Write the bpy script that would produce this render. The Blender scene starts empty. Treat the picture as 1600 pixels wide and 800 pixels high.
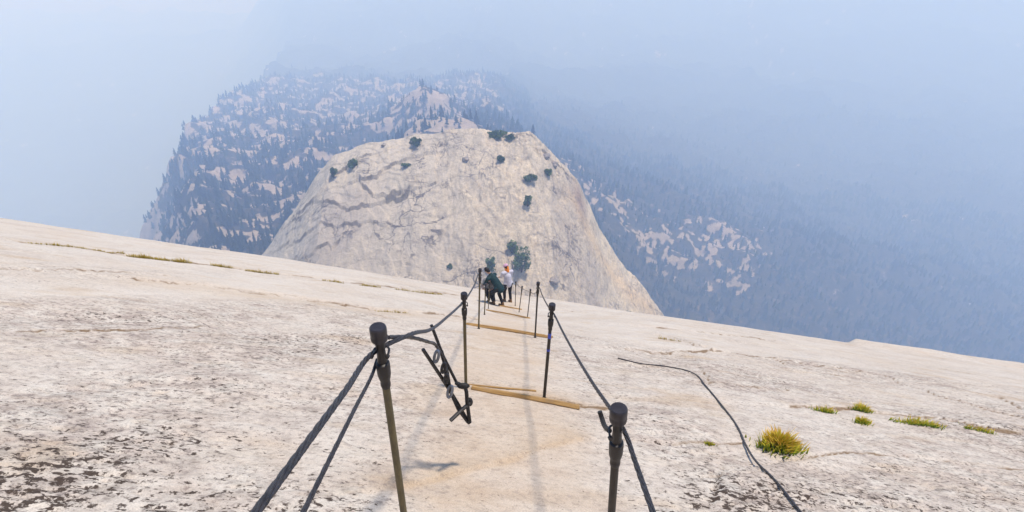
import bpy, bmesh, math, random
import numpy as np
from mathutils import Vector, Matrix, Quaternion

random.seed(7)
rng = np.random.default_rng(7)
S = bpy.context.scene
COL = S.collection

# ------------------------------------------------------------------ camera
PITCH = math.radians(31.0)
FPX = 900.0                                     # focal length in photo pixels (1600 wide)
cam_d = bpy.data.cameras.new('camera')
cam = bpy.data.objects.new('camera', cam_d)
COL.objects.link(cam)
cam.location = (0, 0, 0)
cam.rotation_euler = (math.pi / 2 - PITCH, 0, 0)
cam_d.sensor_width = 36.0
cam_d.lens = 36.0 * FPX / 1600.0
cam_d.clip_start = 0.05
cam_d.clip_end = 20000
S.camera = cam

# ------------------------------------------------------------------ sky, sun, exposure
SUN_EL, SUN_AZ = 76.0, 80.0                     # azimuth clockwise from +Y: nearly overhead, a little to the right
world = bpy.data.worlds.new('World')
S.world = world
world.use_nodes = True
wn = world.node_tree
bg = wn.nodes['Background']
sky_t = wn.nodes.new('ShaderNodeTexSky')
sky_t.sky_type = 'NISHITA'
sky_t.sun_disc = False
sky_t.sun_elevation = math.radians(SUN_EL)
sky_t.sun_rotation = math.radians(SUN_AZ)
sky_t.altitude = 2600
sky_t.dust_density = 3.0
wn.links.new(sky_t.outputs[0], bg.inputs[0])
bg.inputs[1].default_value = 0.135

sd = bpy.data.lights.new('sun', 'SUN')
sun = bpy.data.objects.new('sun', sd)
COL.objects.link(sun)
sd.energy = 2.75
sd.angle = math.radians(4.5)
sd.color = (1.0, 0.90, 0.78)
_e, _a = math.radians(SUN_EL), math.radians(SUN_AZ)
_to = Vector((math.sin(_a) * math.cos(_e), math.cos(_a) * math.cos(_e), math.sin(_e)))
sun.rotation_euler = _to.to_track_quat('Z', 'Y').to_euler()

S.view_settings.view_transform = 'Standard'
S.view_settings.look = 'None'
S.view_settings.exposure = 0.69
S.view_settings.gamma = 1.0
S.view_settings.use_curve_mapping = False
S.render.engine = 'CYCLES'
S.cycles.use_denoising = True
S.cycles.max_bounces = 8
S.cycles.diffuse_bounces = 3
S.cycles.glossy_bounces = 2
S.cycles.volume_bounces = 4
S.cycles.transparent_max_bounces = 8

# ------------------------------------------------------------------ small maths
CP, SP = math.cos(PITCH), math.sin(PITCH)

def ray(px, py):
    u, v = (px - 800) / FPX, (py - 400) / FPX
    return np.array([u, CP - v * SP, -SP - v * CP])

def topx(x, y, z):
    d = y * CP - z * SP
    d = np.where(d > 1e-3, d, 1e-3)
    return 800 + FPX * x / d, 400 - FPX * (y * SP + z * CP) / d, d

def sstep(x, a, b):
    t = np.clip((x - a) / (b - a), 0, 1)
    return t * t * (3 - 2 * t)

def _hash(ix, iy, seed):
    h = (ix.astype(np.int64) * 374761393 + iy.astype(np.int64) * 668265263 + seed * 974634323) & 0x7fffffff
    h = ((h ^ (h >> 13)) * 1274126177) & 0x7fffffff
    h = ((h ^ (h >> 16)) * 1597334677) & 0x7fffffff
    return ((h ^ (h >> 15)) & 0xffffff) / float(0xffffff)

def pn(x, y, seed=0):
    """gradient noise, about -1..1"""
    x = np.asarray(x, float); y = np.asarray(y, float)
    ix, iy = np.floor(x), np.floor(y)
    fx, fy = x - ix, y - iy
    ux, uy = fx * fx * fx * (fx * (fx * 6 - 15) + 10), fy * fy * fy * (fy * (fy * 6 - 15) + 10)
    def g(dx, dy):
        a = _hash(ix + dx, iy + dy, seed) * 2 * math.pi
        return np.cos(a) * (fx - dx) + np.sin(a) * (fy - dy)
    a, b, c, d = g(0, 0), g(1, 0), g(0, 1), g(1, 1)
    return 1.5 * ((a * (1 - ux) + b * ux) * (1 - uy) + (c * (1 - ux) + d * ux) * uy)

def fbm(x, y, o=4, seed=0, gain=0.5):
    r, a = 0, 1.0
    for i in range(o):
        r = r + a * pn(x * 2 ** i + 17.3 * i, y * 2 ** i - 9.1 * i, seed + i)
        a *= gain
    return r

def ridged(x, y, o=4, seed=0):
    r, a = 0, 1.0
    for i in range(o):
        r = r + a * (1 - np.abs(pn(x * 2 ** i + 5.3 * i, y * 2 ** i + 2.7 * i, seed + i)) * 2)
        a *= 0.5
    return r

def poly_dist(x, y, pts):
    """distance to a polyline and signed side (+ left of its direction)"""
    best = np.full(np.shape(x), 1e9); side = np.zeros(np.shape(x))
    for (ax, ay), (bx, by) in zip(pts[:-1], pts[1:]):
        dx, dy = bx - ax, by - ay
        L2 = dx * dx + dy * dy + 1e-12
        t = np.clip(((x - ax) * dx + (y - ay) * dy) / L2, 0, 1)
        ex, ey = x - ax - t * dx, y - ay - t * dy
        d = np.hypot(ex, ey)
        s = np.sign(dx * ey - dy * ex)
        m = d < best
        best = np.where(m, d, best); side = np.where(m, s, side)
    return best, side

# ------------------------------------------------------------------ material helpers
def new_mat(name):
    m = bpy.data.materials.new(name)
    m.use_nodes = True
    nt = m.node_tree
    return m, nt, nt.nodes['Principled BSDF']

def N(nt, kind, **kw):
    n = nt.nodes.new('ShaderNode' + kind)
    for k, v in kw.items():
        if k.startswith('i_'):
            n.inputs[k[2:].replace('_', ' ')].default_value = v
        else:
            setattr(n, k, v)
    return n

def noise(nt, vec, scale, detail=4, rough=0.55, dist=0.0):
    n = N(nt, 'TexNoise')
    n.inputs['Scale'].default_value = scale
    n.inputs['Detail'].default_value = detail
    n.inputs['Roughness'].default_value = rough
    n.inputs['Distortion'].default_value = dist
    nt.links.new(vec, n.inputs['Vector'])
    return n.outputs['Fac']

def ramp(nt, fac, stops):
    r = N(nt, 'ValToRGB')
    e = r.color_ramp.elements
    while len(e) < len(stops):
        e.new(0.5)
    for el, (p, c) in zip(e, stops):
        el.position = p
        el.color = (*c, 1) if len(c) == 3 else c
    nt.links.new(fac, r.inputs['Fac'])
    return r.outputs['Color']

def gray(v):
    return (v, v, v)

def mixc(nt, fac, a, b, mode='MIX'):
    m = N(nt, 'Mix', data_type='RGBA', blend_type=mode)
    for sock, val in ((m.inputs[0], fac), (m.inputs[6], a), (m.inputs[7], b)):
        if isinstance(val, (int, float)):
            sock.default_value = val
        elif isinstance(val, tuple):
            sock.default_value = (*val, 1)
        else:
            nt.links.new(val, sock)
    return m.outputs[2]

def mth(nt, op, a, b=0.0, clamp=False):
    m = N(nt, 'Math', operation=op, use_clamp=clamp)
    for s, v in zip(m.inputs, (a, b)):
        if isinstance(v, (int, float)):
            s.default_value = v
        else:
            nt.links.new(v, s)
    return m.outputs[0]

def attr(nt, name):
    return N(nt, 'Attribute', attribute_name=name).outputs['Fac']

def coords(nt, scale=(1, 1, 1), rot=(0, 0, 0)):
    tc = N(nt, 'TexCoord')
    mp = N(nt, 'Mapping')
    mp.inputs['Scale'].default_value = scale
    mp.inputs['Rotation'].default_value = rot
    nt.links.new(tc.outputs['Object'], mp.inputs['Vector'])
    return mp.outputs['Vector']

def bump(nt, bsdf, h, strength, dist):
    b = N(nt, 'Bump')
    b.inputs['Strength'].default_value = strength
    b.inputs['Distance'].default_value = dist
    nt.links.new(h, b.inputs['Height'])
    nt.links.new(b.outputs['Normal'], bsdf.inputs['Normal'])

def simple_mat(name, col, col2=None, rough=0.8, metal=0.0, scale=20, bstr=0.0, bdist=0.002, spec=0.3):
    m, nt, b = new_mat(name)
    v = coords(nt)
    f = noise(nt, v, scale, 5, 0.6)
    c2 = col2 or tuple(k * 0.6 for k in col)
    c = ramp(nt, f, [(0.32, c2), (0.68, col)])
    nt.links.new(c, b.inputs['Base Color'])
    b.inputs['Roughness'].default_value = rough
    b.inputs['Metallic'].default_value = metal
    b.inputs['Specular IOR Level'].default_value = spec
    if bstr:
        bump(nt, b, f, bstr, bdist)
    return m

# ------------------------------------------------------------------ mesh helpers
def mesh_np(name, verts, faces, smooth=True):
    me = bpy.data.meshes.new(name)
    verts = np.asarray(verts, np.float32)
    me.vertices.add(len(verts))
    me.vertices.foreach_set('co', verts.ravel())
    if isinstance(faces, np.ndarray):
        k = faces.shape[1]
        me.loops.add(faces.size)
        me.loops.foreach_set('vertex_index', faces.astype(np.int32).ravel())
        me.polygons.add(len(faces))
        me.polygons.foreach_set('loop_start', np.arange(0, faces.size, k, dtype=np.int32))
    else:
        flat = np.array([i for f in faces for i in f], np.int32)
        ln = np.array([len(f) for f in faces], np.int32)
        me.loops.add(len(flat))
        me.loops.foreach_set('vertex_index', flat)
        me.polygons.add(len(faces))
        me.polygons.foreach_set('loop_start', np.concatenate([[0], np.cumsum(ln)[:-1]]).astype(np.int32))
    me.polygons.foreach_set('use_smooth', np.full(len(me.polygons), smooth))
    me.update(calc_edges=True)
    me.validate()
    return me

def set_attr(me, name, vals):
    a = me.attributes.new(name, 'FLOAT', 'POINT')
    a.data.foreach_set('value', np.asarray(vals, np.float32).ravel())

def grid_faces(nr, nc):
    i = np.arange(nr - 1)[:, None] * nc + np.arange(nc - 1)[None, :]
    return np.stack([i, i + 1, i + nc + 1, i + nc], -1).reshape(-1, 4)

def link(name, me, mat=None, parent=None):
    o = bpy.data.objects.new(name, me)
    COL.objects.link(o)
    if mat is not None:
        me.materials.append(mat)
    if parent is not None:
        o.parent = parent
    return o

def tag(o, label=None, cat=None, group=None, kind=None):
    if label: o['label'] = label
    if cat: o['category'] = cat
    if group: o['group'] = group
    if kind: o['kind'] = kind
    return o

def empty(name, loc, label=None, cat=None, group=None):
    o = bpy.data.objects.new(name, None)
    o.empty_display_size = 0.1
    COL.objects.link(o)
    o.location = loc
    return tag(o, label, cat, group)

class MB:
    """collects simple shapes into one mesh"""
    def __init__(self):
        self.v, self.f = [], []
    def add(self, vs, fs):
        n = len(self.v)
        self.v += [tuple(p) for p in vs]
        self.f += [tuple(i + n for i in f) for f in fs]
    def lathe(self, p0, p1, prof, seg=16, caps=True):
        """prof: list of (distance along the axis, radius)"""
        p0, p1 = Vector(p0), Vector(p1)
        ax = (p1 - p0).normalized()
        q = ax.to_track_quat('Z', 'Y')
        vs, fs = [], []
        for (h, r) in prof:
            for k in range(seg):
                a = 2 * math.pi * k / seg
                vs.append(p0 + ax * h + q @ Vector((r * math.cos(a), r * math.sin(a), 0)))
        for i in range(len(prof) - 1):
            for k in range(seg):
                fs.append((i * seg + k, i * seg + (k + 1) % seg, (i + 1) * seg + (k + 1) % seg, (i + 1) * seg + k))
        if caps:
            fs.append(tuple(range(seg))[::-1])
            fs.append(tuple(range((len(prof) - 1) * seg, len(prof) * seg)))
        self.add(vs, fs)
    def tube(self, pts, r, seg=10, strands=0, pitch=0.1, depth=0.5):
        pts = [Vector(p) for p in pts]
        n = len(pts)
        rr = r if isinstance(r, (list, tuple)) else [r] * n
        vs, fs = [], []
        t0 = (pts[1] - pts[0]).normalized()
        nrm = t0.orthogonal().normalized()
        s = 0.0
        for i, p in enumerate(pts):
            t = (pts[min(i + 1, n - 1)] - pts[max(i - 1, 0)]).normalized()
            nrm = (nrm - t * nrm.dot(t)).normalized()
            bn = t.cross(nrm)
            if i:
                s += (p - pts[i - 1]).length
            for k in range(seg):
                a = 2 * math.pi * k / seg
                q = rr[i]
                if strands:
                    q *= 1 - depth * (1 - abs(math.cos(strands * 0.5 * a + s * 2 * math.pi / pitch)))
                vs.append(p + nrm * (q * math.cos(a)) + bn * (q * math.sin(a)))
        for i in range(n - 1):
            for k in range(seg):
                fs.append((i * seg + k, i * seg + (k + 1) % seg, (i + 1) * seg + (k + 1) % seg, (i + 1) * seg + k))
        fs.append(tuple(range(seg))[::-1])
        fs.append(tuple(range((n - 1) * seg, n * seg)))
        self.add(vs, fs)
    def ball(self, c, r, seg=10, rings=7, q=None):
        r = r if isinstance(r, (tuple, list)) else (r, r, r)
        c = Vector(c)
        vs, fs = [], []
        for i in range(rings + 1):
            th = math.pi * i / rings
            for k in range(seg):
                ph = 2 * math.pi * k / seg
                p = Vector((r[0] * math.sin(th) * math.cos(ph), r[1] * math.sin(th) * math.sin(ph), r[2] * math.cos(th)))
                vs.append(c + (q @ p if q else p))
        for i in range(rings):
            for k in range(seg):
                fs.append((i * seg + k, (i + 1) * seg + k, (i + 1) * seg + (k + 1) % seg, i * seg + (k + 1) % seg))
        self.add(vs, fs)
    def build(self, name, mat, parent=None, smooth=True):
        me = mesh_np(name, [tuple(p) for p in self.v], self.f, smooth)
        if smooth:
            me.set_sharp_from_angle(angle=math.radians(38))
        return link(name, me, mat, parent)

def spline(pts, step):
    """centripetal Catmull-Rom through points, resampled about every step"""
    P = [np.array(p, float) for p in pts]
    P = [2 * P[0] - P[1]] + P + [2 * P[-1] - P[-2]]
    out = []
    for i in range(1, len(P) - 2):
        a, b, c, d = P[i - 1:i + 3]
        t1 = max(np.linalg.norm(b - a), 1e-6) ** 0.5
        t2 = t1 + max(np.linalg.norm(c - b), 1e-6) ** 0.5
        t3 = t2 + max(np.linalg.norm(d - c), 1e-6) ** 0.5
        n = max(2, int(np.linalg.norm(c - b) / step))
        for k in range(n):
            t = t1 + (t2 - t1) * k / n
            A1 = (t1 - t) / t1 * a + t / t1 * b
            A2 = (t2 - t) / (t2 - t1) * b + (t - t1) / (t2 - t1) * c
            A3 = (t3 - t) / (t3 - t2) * c + (t - t2) / (t3 - t2) * d
            B1 = (t2 - t) / t2 * A1 + t / t2 * A2
            B2 = (t3 - t) / (t3 - t1) * A2 + (t - t1) / (t3 - t1) * A3
            out.append((t2 - t) / (t2 - t1) * B1 + (t - t1) / (t2 - t1) * B2)
    out.append(P[-2])
    return out

# ================================================================== THE GRANITE SLOPE
Q = (-1.559258, -0.170806, -0.559499, -4.49967e-05, -0.000431354, -0.0029025)

def slab_base(x, y):
    x = np.asarray(x, float); y = np.asarray(y, float)
    z = Q[0] + Q[1] * x + Q[2] * y + Q[3] * x * x + Q[4] * x * y + Q[5] * y * y
    z = z - 0.012 * np.maximum(np.abs(x) - 42 - 0.1 * np.maximum(y, 0), 0) ** 2 * 0.6
    far = np.hypot(x, y)
    z = z + 0.12 * fbm(x / 8.0, y / 8.0, 2, 3) * sstep(far, 2, 9)
    z = z - 0.62 * np.exp(-((y - 14.5) / 5.0) ** 2) * np.exp(-(x / 3.2) ** 2)       # the lane dips at the hikers
    z = z + 0.020 * fbm(x / 1.6, y / 1.6, 2, 8)
    # a sheet of rock still lying on top at the right skyline
    z = z + 0.30 * sstep(x / np.maximum(y, 1), 0.745, 0.765) * sstep(y, 17.5, 19.5) * (y > 0)
    return np.maximum(z, -760)

def hit(px, py, fn=None, d0=0.4, d1=60, n=4000):
    fn = fn or slab_base
    r = ray(px, py)
    d = np.geomspace(d0, d1, n)
    g = fn(r[0] * d, r[1] * d) - r[2] * d
    k = np.argmax(g > 0)
    if g[k] <= 0:
        return None
    a, b = d[max(k - 1, 0)], d[k]
    for _ in range(30):
        m = 0.5 * (a + b)
        if fn(r[0] * m, r[1] * m) - r[2] * m > 0: b = m
        else: a = m
    return r * b

def hits(pts, **kw):
    o = []
    for p in pts:
        h = hit(*p, **kw)
        if h is not None:
            o.append((h[0], h[1]))
    return o

# (pixels of the photo where the feature is seen) -> real polylines on the rock
CRACKS = [  # points, groove half width, groove depth, ledge height (far side), ledge length
    ([(968, 687), (1010, 687), (1045, 689), (1100, 688), (1165, 692)], 0.012, 0.020, 0.012, 0.5),
    ([(1235, 634), (1290, 637), (1330, 637), (1370, 643), (1410, 648), (1470, 658), (1550, 672), (1599, 680)], 0.025, 0.04, 0.03, 0.8),
    ([(1025, 524), (1060, 531), (1085, 541), (1120, 550)], 0.035, 0.05, 0.05, 1.2),
    ([(30, 377), (130, 387), (200, 399), (290, 409), (430, 427), (560, 443), (718, 461)], 0.07, 0.07, 0.03, 2.0),
    ([(215, 436), (330, 446), (480, 466), (560, 480), (600, 486), (650, 489), (735, 497)], 0.05, 0.06, 0.05, 1.6),
    ([(1122, 765), (1128, 738), (1150, 727), (1190, 722), (1250, 716)], 0.010, 0.008, -0.03, 0.35),
    ([(1105, 600), (1150, 606), (1230, 611)], 0.015, 0.02, 0.015, 0.5),
    ([(630, 757), (720, 738), (800, 718), (850, 701), (900, 691)], 0.010, 0.004, 0.018, 0.35),
    ([(735, 603), (800, 612), (860, 622), (945, 640)], 0.02, 0.02, 0.02, 0.5),
    ([(880, 486), (930, 490), (1000, 494)], 0.04, 0.04, 0.03, 0.8),
    ([(1200, 560), (1260, 580), (1340, 590)], 0.02, 0.03, 0.03, 0.8),
    ([(0, 466), (60, 462), (150, 461), (300, 459), (420, 466)], 0.03, 0.01, -0.05, 1.0),
    ([(100, 532), (160, 528), (230, 533)], 0.015, 0.02, -0.02, 0.4),
    ([(1480, 600), (1540, 612), (1599, 640)], 0.02, 0.03, 0.03, 0.6),
    ([(975, 545), (1040, 552), (1110, 548), (1200, 562), (1290, 575)], 0.02, 0.03, 0.04, 0.8),
    ([(1000, 510), (1080, 519), (1160, 526), (1250, 540)], 0.03, 0.03, 0.05, 1.2),
    ([(1300, 575), (1380, 588), (1470, 620), (1599, 655)], 0.018, 0.03, 0.03, 0.6),
    ([(1085, 560), (1100, 585), (1110, 601)], 0.015, 0.03, 0.02, 0.4),
    ([(1260, 712), (1330, 705), (1420, 712), (1599, 735)], 0.010, 0.012, 0.018, 0.3),
    ([(0, 520), (90, 512), (200, 518), (330, 508)], 0.015, 0.012, 0.02, 0.6),
    ([(120, 600), (260, 590), (400, 596), (520, 580)], 0.010, 0.010, 0.015, 0.4),
    ([(0, 420), (120, 424), (260, 432)], 0.04, 0.02, 0.03, 1.0),
]
CRACKS = [(hits(p), w * (1.7 if w < 0.03 else 1.2), dp, lh, ll) for p, w, dp, lh, ll in CRACKS]

def build_slab():
    nr, nc = 680, 490
    ys = np.concatenate([np.linspace(-9, 0.45, 40, endpoint=False), 0.45 + np.geomspace(0.12, 160, nr - 40) - 0.12])
    t = np.linspace(-1, 1, nc)
    us = 1.25 * t + 0.75 * t ** 5
    Y = np.repeat(ys[:, None], nc, 1)
    X = (Y.clip(0.0) + 2.2 - 0.25 * np.minimum(Y, 0)) * us[None, :]
    Z = slab_base(X, Y)
    dist = np.sqrt(X ** 2 + Y ** 2 + Z ** 2)
    px, py, dep = topx(X, Y, Z)
    # regions of the rock
    line = np.interp(px, [0, 150, 300, 480, 600, 720, 900, 1050, 1300, 1600], [462, 460, 458, 468, 488, 505, 520, 540, 560, 600])
    rough = sstep(py - line + 6 * pn(X * 1.5, Y * 1.5, 5), -6, 14)
    rough = np.where(px > 900, np.maximum(rough, 0.55 * sstep(px, 960, 1150)), rough)
    rough = np.maximum(rough, 0.30 + 0.25 * sstep(fbm(X * 0.35, Y * 0.35, 3, 27), -0.2, 0.5))
    # trodden lane between the cables
    lane = np.exp(-((X + 0.05 + 0.08 * pn(Y * 0.6, Y * 0, 4)) / 0.62) ** 4) * (Y > -6)
    lane = lane * (0.72 + 0.35 * fbm(X * 1.1, Y * 1.1, 3, 25)).clip(0, 1)
    rough = rough * (1 - 0.80 * lane) * (0.62 + 0.55 * sstep(fbm(X * 0.55, Y * 0.55, 3, 26), -0.5, 0.5))
    lich = (0.45 * np.exp(-(((px - 40) / 300) ** 2 + ((py - 790) / 120) ** 2))
            + 0.55 * np.exp(-(((px - 420) / 260) ** 2 + ((py - 800) / 55) ** 2))
            + 0.75 * np.exp(-(((px - 1230) / 130) ** 2 + ((py - 780) / 38) ** 2))
            + 0.8 * np.exp(-(((px - 1545) / 120) ** 2 + ((py - 785) / 38) ** 2))
            + 0.7 * np.exp(-(((px - 1385) / 38) ** 2 + ((py - 730) / 16) ** 2))
            + 0.5 * np.exp(-(((px - 310) / 40) ** 2 + ((py - 487) / 12) ** 2))
            + 0.35 * np.exp(-(((px - 330) / 190) ** 2 + ((py - 688) / 18) ** 2))
            + 0.55 * rough * sstep(pn(X * 0.7, Y * 0.7, 21), 0.0, 0.6) + 0.35 * rough * sstep(pn(X * 0.23, Y * 0.23, 22), 0.0, 0.5)
            + 0.34 * rough)
    lich = lich * (1 - lane)
    sp1 = hits([(625, 762), (700, 745), (780, 725), (850, 700), (905, 688)])
    dd, ss = poly_dist(X + 0.05 * pn(X * 3, Y * 3, 45), Y + 0.05 * pn(X * 3, Y * 3, 46), sp1)
    wash = np.exp(-dd / np.where(ss > 0, 0.16, 0.03)) * (0.7 + 0.5 * pn(X * 4, Y * 4, 47))
    sp2 = hits([(735, 600), (800, 608), (870, 622), (950, 640)])
    dd, ss = poly_dist(X, Y + 0.05 * pn(X * 3, Y * 3, 48), sp2)
    wash = np.maximum(wash, 0.7 * np.exp(-dd / 0.10))
    wash = np.maximum(wash, 0.55 * sstep(fbm(X * 0.8, Y * 1.3, 3, 49), 0.45, 0.9))
    sp3 = hits([(215, 440), (330, 450), (480, 471), (600, 491), (735, 500)])
    dd, ss = poly_dist(X, Y + 0.3 * pn(X * 0.8, Y * 0.8, 50), sp3)
    wash = np.clip(np.maximum(wash, 0.6 * np.exp(-dd / 0.35)), 0, 1)
    crack = np.zeros_like(X)
    for pts, w, dp, lh, ll in CRACKS:
        wob = 0.5 * w * 2
        d, s = poly_dist(X + 2.0 * wob * pn(X * 2.2, Y * 2.2, 31) + wob * pn(X * 9, Y * 9, 32), Y + 2.0 * wob * pn(X * 2.2, Y * 2.2, 33), pts)
        ww = w * (1 + 0.5 * pn(X * 1.3, Y * 1.3, 36))
        g = np.exp(-(d / np.maximum(ww, 0.004)) ** 2) * (0.6 + 0.4 * pn(X * 0.9, Y * 0.9, 41))
        Z = Z - dp * g
        up = np.where(s > 0, 1.0, 0.0)
        Z = Z + lh * np.exp(-d / ll) * (up if lh > 0 else up)
        crack = np.maximum(crack, g * (1.2 if dp > 0.01 else 0.45))
    # relief of the weathered rind
    fade = np.clip(1.5 / np.maximum(dist, 0.6), 0.0, 1.2)
    Z = Z + rough * (0.005 * fbm(X * 5, Y * 8, 3, 51) + 0.0055 * fbm(X * 21, Y * 34, 2, 57) * fade)
    pit = sstep(pn(X * 9, Y * 22, 61) * 0.7 + pn(X * 21, Y * 44, 62) * 0.5 + lich * 0.30, 0.60, 0.85) * rough
    Z = Z - 0.014 * pit
    Z = Z + (1 - rough) * 0.004 * fbm(X * 3.1, Y * 3.1, 3, 71)
    # thin scales of rock, each a step of a centimetre or so
    q = fbm(X * 0.55 + 3, Y * 0.9, 3, 81)
    Z = Z + rough * 0.010 * (np.floor(q * 4) + sstep((q * 4) % 1.0, 0.94, 1.0))
    me = mesh_np('granite_slope', np.stack([X, Y, Z], -1).reshape(-1, 3), grid_faces(nr, nc))
    for n, a in (('rough', rough), ('lichen', lich), ('lane', lane), ('crack', crack), ('pit', pit), ('wash', wash)):
        set_attr(me, n, a)
    return me, (X, Y, Z)

def slab_material():
    m, nt, b = new_mat('weathered_granite')
    v = coords(nt)
    vs = coords(nt, (1, 1.25, 1))
    big = noise(nt, v, 0.45, 4, 0.55)
    mid = noise(nt, vs, 3.5, 7, 0.62)
    fine = noise(nt, vs, 24, 8, 0.72)
    grain = noise(nt, v, 130, 3, 0.6)
    rough, lich, lane, crack, pit = (attr(nt, k) for k in ('rough', 'lichen', 'lane', 'crack', 'pit'))
    cream = ramp(nt, big, [(0.3, (0.54, 0.465, 0.385)), (0.55, (0.60, 0.545, 0.475)), (0.75, (0.57, 0.53, 0.475))])
    grey = ramp(nt, mid, [(0.30, (0.33, 0.275, 0.24)), (0.46, (0.51, 0.44, 0.375)), (0.62, (0.59, 0.54, 0.47)), (0.8, (0.55, 0.44, 0.335))])
    c = mixc(nt, mth(nt, 'MULTIPLY', rough, 0.85), cream, grey)
    tan = ramp(nt, mid, [(0.3, (0.45, 0.32, 0.21)), (0.55, (0.53, 0.41, 0.295)), (0.8, (0.55, 0.455, 0.35))])
    c = mixc(nt, mth(nt, 'MULTIPLY', lane, 0.72), c, tan)
    # ochre wash in places
    och = mth(nt, 'MULTIPLY', ramp(nt, noise(nt, coords(nt, (1, 3, 1)), 0.9, 5, 0.6), [(0.55, gray(0)), (0.72, gray(1))]), 0.35)
    c = mixc(nt, och, c, (0.50, 0.37, 0.235))
    c = mixc(nt, mth(nt, 'MULTIPLY', attr(nt, 'wash'), 0.62), c, (0.43, 0.295, 0.165))
    pk = mth(nt, 'MULTIPLY', ramp(nt, noise(nt, v, 0.8, 5, 0.6), [(0.5, gray(0)), (0.68, gray(1))]), 0.4)
    c = mixc(nt, pk, c, (0.54, 0.455, 0.375))
    # speckle of dark grains
    sp = ramp(nt, fine, [(0.36, gray(1)), (0.50, gray(0))])
    c = mixc(nt, mth(nt, 'MULTIPLY', sp, mth(nt, 'ADD', mth(nt, 'MULTIPLY', rough, 0.80), 0.08)), c, (0.19, 0.155, 0.14))
    blo = ramp(nt, noise(nt, vs, 9, 6, 0.65), [(0.34, gray(0.66)), (0.5, gray(1.0)), (0.68, gray(1.12))])
    c = mixc(nt, mth(nt, 'MULTIPLY', rough, 0.75), c, mixc(nt, 1.0, c, blo, 'MULTIPLY'))
    gr = ramp(nt, grain, [(0.3, gray(0.78)), (0.7, gray(1.12))])
    c = mixc(nt, 1.0, c, gr, 'MULTIPLY')
    # black and brown lichen, drawn out along the contour
    ln = noise(nt, coords(nt, (1, 1.4, 1)), 17.0, 6, 0.68, 0.3)
    ln2 = noise(nt, coords(nt, (1, 1.5, 1)), 46.0, 4, 0.6)
    k = mth(nt, 'ADD', mth(nt, 'ADD', ln, mth(nt, 'MULTIPLY', ln2, 0.35)), mth(nt, 'MULTIPLY', lich, 0.105))
    lm = ramp(nt, k, [(0.835, gray(0)), (0.885, gray(1))])
    lc = mixc(nt, ln2, (0.022, 0.016, 0.014), (0.10, 0.075, 0.06))
    c = mixc(nt, mth(nt, 'MULTIPLY', lm, 0.98), c, lc)
    # brown soil held in the cracks
    ck = ramp(nt, mth(nt, 'ADD', crack, mth(nt, 'MULTIPLY', mth(nt, 'SUBTRACT', mid, 0.5), 1.2)), [(0.30, gray(0)), (0.75, gray(1))])
    c = mixc(nt, mth(nt, 'MULTIPLY', ck, 0.85), c, (0.16, 0.10, 0.05))
    nt.links.new(c, b.inputs['Base Color'])
    b.inputs['Roughness'].default_value = 0.95
    b.inputs['Specular IOR Level'].default_value = 0.06
    h = mth(nt, 'ADD', mth(nt, 'ADD', mth(nt, 'MULTIPLY', mid, 0.5), mth(nt, 'MULTIPLY', fine, 0.35)), mth(nt, 'MULTIPLY', grain, 0.12))
    bump(nt, b, h, 0.8, 0.022)
    return m

slab_me, (SX, SY, SZ) = build_slab()
slab = tag(link('granite_slope', slab_me, slab_material()), 'pale weathered granite slope in the foreground carrying the cable posts', kind='structure')

def slab_z(x, y):
    """height of the finished rock: nearest mesh row and column, blended"""
    i = int(np.clip(np.searchsorted(SY[:, 0], y), 1, len(SY) - 1))
    t = (y - SY[i - 1, 0]) / (SY[i, 0] - SY[i - 1, 0])
    z0 = np.interp(x, SX[i - 1], SZ[i - 1]); z1 = np.interp(x, SX[i], SZ[i])
    return float(z0 * (1 - t) + z1 * t)

def on_slab(px, py):
    h = hit(px, py)
    return Vector((h[0], h[1], slab_z(h[0], h[1])))

# ================================================================== THE DOME BELOW
YC = 250.0
_crest_px = [(380, 430), (412, 393), (447, 345), (480, 298), (500, 268), (522, 246), (560, 233), (600, 226), (650, 215), (700, 205),
             (745, 201), (790, 205), (828, 209), (855, 233), (885, 268), (905, 292), (922, 322), (938, 358), (965, 400), (1000, 448), (1040, 498), (1075, 540)]
_cr = np.array([ray(*p) * (YC / ray(*p)[1]) for p in _crest_px])

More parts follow.
